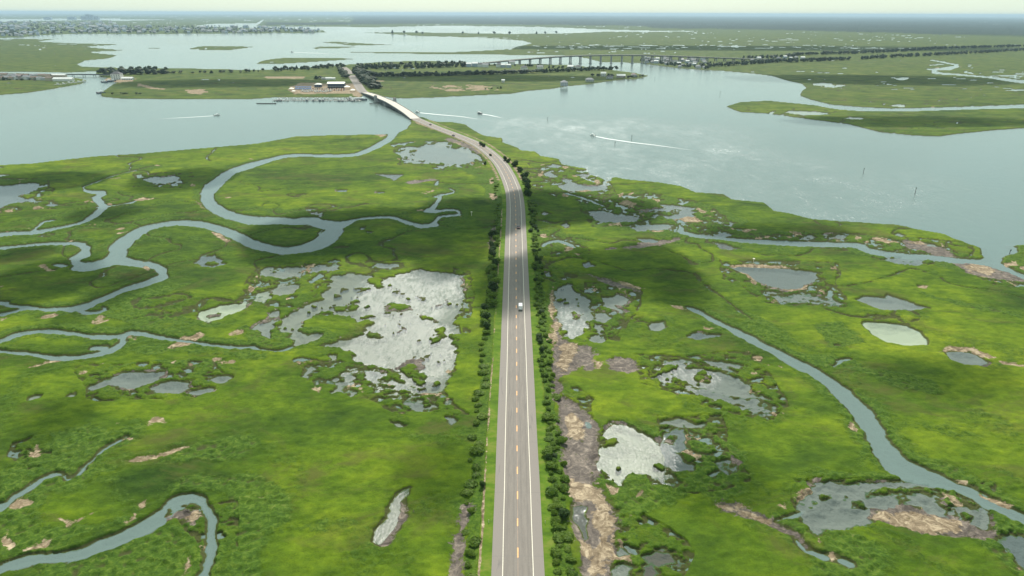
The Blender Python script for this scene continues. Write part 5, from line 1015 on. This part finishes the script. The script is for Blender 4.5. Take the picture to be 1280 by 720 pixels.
yc = []
for n_, c_ in (('silver', (.5, .5, .5)), ('white', (.75, .75, .73)), ('blue', (.06, .10, .22)), ('red', (.3, .04, .03))):
    mb = MB(); mb.box((0, 0, .65), (4.6, 1.85, .7)); mb.box((-.2, 0, 1.25), (2.4, 1.6, .55), 0, 1, .82); [mb.cyl((a, b_, .0), .34, .3, 8, None, 2) for a in (-1.45, 1.45) for b_ in (-.75, .75)]
    me = bpy.data.meshes.new('parked_car'); me.from_pydata(mb.v, [], mb.f); [me.materials.append(q) for q in (simple(n_ + '_parked_paint', c_, .35, .03), glass, motorm)]; me.polygons.foreach_set('material_index', mb.m); me.update(); yc.append((n_, me))
for k in range(34):
    n_, me = rs.choice(yc); g = G(382 + (k % 17) * 3.0 + rs.uniform(-.5, .5), 111.6 + (k // 17) * 1.7 + rs.uniform(-.15, .15)); o = bpy.data.objects.new('parked_car', me); o.location = (g[0], g[1], max(.3, ground_z(g[0], g[1]))); o.rotation_euler.z = math.pi / 2 + rs.uniform(-.2, .2); col.objects.link(o); tag(o, n_ + ' car parked in the marina yard before the large shed', 'car', n_ + ' cars parked in the marina yard')
# ------------------------------------------------------------------ channel posts
bird = simple('grey_marker_board', (.14, .17, .14), .6, .2)
for x, y, h, lab in ((1079,217,5,'channel post in the middle of the right bay'),(1143.5,243,5.5,'channel post nearest to the right hand marsh'),(684.5,150.5,4,'channel post right of the drawbridge'),(789.5,175,5,'channel post just above the long wake'),(768.6,182.5,4.5,'channel post just below the long wake'),(818.6,99.6,5,'channel post off the tip of the middle island'),(883.5,98.8,5,'channel post far out below the viaduct village'),(900,118,5.5,'channel post left of the long low island'),(1262,317,2.5,'short channel post at the creek mouth on the right')):
    g = G(x, y); e = empty('channel_marker', (g[0], g[1], 0)); tag(e, 'lone dark ' + lab, 'channel marker')
    p_ = MB(); p_.cyl((0, 0, -1.5), .22, h + 1.5, 8, .16); p_.build('post', wood_d, e); b_ = MB(); b_.box((0, -.24, h - .4), (.9, .06, .9)); b_.build('board', bird, e)
for x, y, lab in ((681.5,654,'right'),(611,653,'left')):
    g = G(x, y, 1.2); e = empty('marker_post', (g[0], g[1], 1.15)); tag(e, 'small white roadside post on the ' + lab + ' verge of the road', 'post'); p_ = MB(); p_.box((0, 0, .5), (.12, .05, 1.1)); p_.build('post', paint_w, e); b_ = MB(); b_.box((0, -.04, .92), (.14, .02, .16)); b_.build('reflector', paint_y, e)
for x, y, lab in ((941.5,330,'white nesting post beside the sandy rim of the round purple pool'),(589.5,270.5,'thin pale nesting post in the shaded marsh left of the road')):
    g = G(x, y, .5); e = empty('nesting_post', (g[0], g[1], .5)); tag(e, lab, 'post'); p_ = MB(); p_.cyl((0, 0, -.3), .12, 3.4, 6); p_.build('post', paint_w, e); b_ = MB(); b_.box((0, 0, 3.15), (1.1, 1.1, .2)); b_.build('platform', paint_w, e)

# ------------------------------------------------------------------ cars
def car_parts(bc, van=False):
    bm_ = simple('car_paint_%s' % bc[0], bc[1], .25, .03, 1, .2, .6); L, Wd = (5.6, 2.0) if van else (4.7, 1.85)
    prof = [(-L/2, .42), (-L/2, .95), (-L/2 + .15, 1.05)] + ([(-L/2 + .25, 2.15), (L/2 - 1.7, 2.2), (L/2 - .95, 1.35), (L/2 - .1, 1.1)] if van else [(-L/2 + .75, 1.12), (-L/2 + 1.25, 1.55), (L/2 - 2.2, 1.58), (L/2 - 1.4, 1.08), (L/2 - .15, .92)]) + [(L/2, .75), (L/2, .42)]
    body = MB(); n = len(prof); vs = []
    for sy in (-1, 1):
        for x, z in prof: k = .84 if z > 1.3 else 1; vs.append((x, sy * Wd / 2 * k, z))
    body.add(vs, [tuple(range(n)), tuple(range(n, 2 * n))[::-1]] + [(i, (i + 1) % n, n + (i + 1) % n, n + i) for i in range(n)])
    gl_ = MB()
    if van: gl_.add([(L/2-1.66, -.72, 2.12), (L/2-1.66, .72, 2.12), (L/2-.93, .84, 1.42), (L/2-.93, -.84, 1.42)], [(0, 1, 2, 3)]); [gl_.box((L/2 - 2.1, s * .9, 1.72), (.9, .06, .5)) for s in (-1, 1)]
    else: gl_.add([(L/2-2.15, -.7, 1.6), (L/2-2.15, .7, 1.6), (L/2-1.42, .82, 1.15), (L/2-1.42, -.82, 1.15)], [(0, 1, 2, 3)]); gl_.add([(-L/2+1.2, -.7, 1.57), (-L/2+1.2, .7, 1.57), (-L/2+.78, .8, 1.2), (-L/2+.78, -.8, 1.2)], [(3, 2, 1, 0)]); [gl_.box((-.25, s * .86, 1.33), (2.2, .08, .34)) for s in (-1, 1)]
    r = parts_of([('body', body, bm_), ('window', gl_, glass)])
    for sx_ in (-1, 1):
        for sy in (-1, 1):
            w_ = MB(); c_ = []; n2_ = 14
            for yy in (-.12, .12): c_ += [(sx_ * L * .31 + .34 * math.cos(q * 2 * math.pi / n2_), sy * (Wd / 2 - .1) + yy, .34 + .34 * math.sin(q * 2 * math.pi / n2_)) for q in range(n2_)]
            w_.add(c_, [tuple(range(n2_)), tuple(range(n2_, 2 * n2_))[::-1]] + [(q, (q + 1) % n2_, n2_ + (q + 1) % n2_, n2_ + q) for q in range(n2_)]); r += parts_of([('wheel', w_, motorm)])
    for sy in (-1, 1):
        h_ = MB(); h_.box((L/2 - .02, sy * .66, .78), (.08, .34, .16)); r += parts_of([('headlight', h_, hullw)]); h_ = MB(); h_.box((-L/2 + .0, sy * .7, .9), (.08, .26, .2)); r += parts_of([('taillight', h_, tail_m)])
    return r
tail_m = simple('red_tail_lens', (.4, .02, .02), .3, .1)
for (x, y, kc, van, lab, off) in ((648.3,285.5,('dark_red',(.035,.012,.014)),False,'dark car driving toward the bend on the straight road',0),(650.6,385.5,('white',(.82,.82,.80)),True,'white van on the straight road below the dark car',0),(537.5,156.2,('black',(.02,.02,.022)),False,'black car nearest to the drawbridge',0),(561,170.2,('dark_blue',(.03,.035,.045)),False,'dark car on the curve between bridge and bend',0)):
    g = G(x, y, 1.4); i = min(range(len(P1)), key=lambda q: (P1[q].xy - Vector(g)).length); s, dr = sideways(P1, i); o = (Vector(g) - P1[i].xy).dot(s.xy); o = max(-5.4, min(5.4, o))
    house(P1[i].x + s.x * o, P1[i].y + s.y * o, P1[i].z + zat(o) - .004, math.atan2(dr.y, dr.x), car_parts(kc, van), lab, None, 1.0, 'van' if van else 'car', 'van' if van else 'car')
# ------------------------------------------------------------------ daylight
wd = bpy.data.worlds.new('World'); sc.world = wd; wd.use_nodes = True
nt = wd.node_tree; nt.nodes.clear()
sky = nt.nodes.new('ShaderNodeTexSky'); sky.sky_type = 'NISHITA'; sky.sun_disc = False
sky.sun_elevation = R(SUN_EL); sky.sun_rotation = R(SUN_AZ); sky.air_density = 1.0; sky.dust_density = .6; sky.ozone_density = 1.0; sky.altitude = 0
bg = nt.nodes.new('ShaderNodeBackground'); bg.inputs[1].default_value = SKY
tint = nt.nodes.new('ShaderNodeMix'); tint.data_type = 'RGBA'; tint.blend_type = 'MULTIPLY'; tint.inputs[0].default_value = 1; tint.inputs[7].default_value = (*SKYTINT, 1)
nt.links.new(sky.outputs[0], tint.inputs[6])
veil = nt.nodes.new('ShaderNodeMix'); veil.data_type = 'RGBA'; veil.inputs[0].default_value = .72; veil.inputs[7].default_value = (*SKYVEIL, 1)
wo = nt.nodes.new('ShaderNodeOutputWorld'); nt.links.new(tint.outputs[2], veil.inputs[6]); nt.links.new(veil.outputs[2], bg.inputs[0]); nt.links.new(bg.outputs[0], wo.inputs[0])
ld = bpy.data.lights.new('sun', 'SUN'); ld.energy = SUN; ld.angle = R(.5); ld.color = (1, .955, .88)
lo = bpy.data.objects.new('sun', ld); col.objects.link(lo); lo.location = (0, 0, 3000)
sd = Vector((math.sin(R(SUN_AZ)) * math.cos(R(SUN_EL)), math.cos(R(SUN_AZ)) * math.cos(R(SUN_EL)), math.sin(R(SUN_EL))))
lo.rotation_euler = sd.to_track_quat('Z', 'Y').to_euler()
# air
hz = MB(); hz.box((0, 0, 75), (130000, 130000, 154)); ho = hz.build('haze', [])
m, nt, nn, ll = mat('air'); pv = N(nt, 'VolumePrincipled'); pv.inputs['Color'].default_value = (*HAZECOL, 1); pv.inputs['Density'].default_value = HAZE; pv.inputs['Anisotropy'].default_value = .2
out(nt, None, pv.outputs[0]); ho.data.materials.append(m); tag(ho, 'pale haze over the whole bay', kind='stuff')
# fair-weather clouds above the picture; they shade the marsh
m, nt, nn, ll = mat('cloud_vapour'); pv = N(nt, 'VolumePrincipled'); pv.inputs['Color'].default_value = (.98, .98, .98, 1); pv.inputs['Density'].default_value = .05; pv.inputs['Anisotropy'].default_value = .3
out(nt, None, pv.outputs[0]); cloud_m = m
CLOUDS = [(395,292,95,20),(500,285,100,24),(590,272,75,22),(560,310,45,9),(690,256,60,13),(770,262,50,8),(640,350,45,12),(715,338,60,18),(790,332,60,16),(850,352,35,8),(60,352,75,17),(150,362,35,8),(225,223,60,6),(60,226,70,6),(130,268,40,6),(30,318,40,8),(960,290,90,8),(1110,100,160,6),(300,104,150,5),(600,98,160,4),(1150,152,150,6),(900,60,300,3),(900,600,60,18),(1180,470,80,12),(80,520,40,14),(540,590,50,15)]
CH = 620.0
for i, (cx, cy, rx, ry) in enumerate(CLOUDS):
    a = G(cx, cy); ax = abs(G(cx + rx, cy)[0] - a[0]); ay = abs(G(cx, cy - ry)[1] - G(cx, cy + ry)[1]) / 2
    k = 1 / math.tan(R(SUN_EL)); o_ = Vector((a[0], a[1], 0)) + Vector((sd.x, sd.y, 0)).normalized() * CH * k + Vector((0, 0, CH))
    bm = bmesh.new(); bmesh.ops.create_icosphere(bm, subdivisions=4, radius=1)
    P = np.array([v.co for v in bm.verts]); n = 1 + .38 * fbm(P[:, 0] * 50 + i * 91, P[:, 1] * 50 + P[:, 2] * 31, 45, 3, 70) * 1.0
    th_ = 55 if i < 14 else 22
    for v, s_ in zip(bm.verts, n): v.co = (v.co.x * ax * s_ * 1.12, v.co.y * ay * s_ * 1.08, v.co.z * th_ * s_ * (1 if v.co.z > 0 else .6))
    me = bpy.data.meshes.new('cloud'); bm.to_mesh(me); bm.free(); me.materials.append(cloud_m); me.polygons.foreach_set('use_smooth', [True] * len(me.polygons))
    c_ = bpy.data.objects.new('cloud', me); c_.location = o_; col.objects.link(c_)
    tag(c_, 'small white fair weather cloud above the marsh', kind='structure')
vs = sc.view_settings; vs.view_transform = 'Standard'; vs.look = 'None'; vs.gamma = 1; vs.use_curve_mapping = False; vs.exposure = EXPO
sc.cycles.max_bounces = 5; sc.cycles.diffuse_bounces = 2; sc.cycles.glossy_bounces = 2; sc.cycles.volume_bounces = 0; sc.cycles.transparent_max_bounces = 24
sc.cycles.sample_clamp_indirect = 4; sc.cycles.use_denoising = True
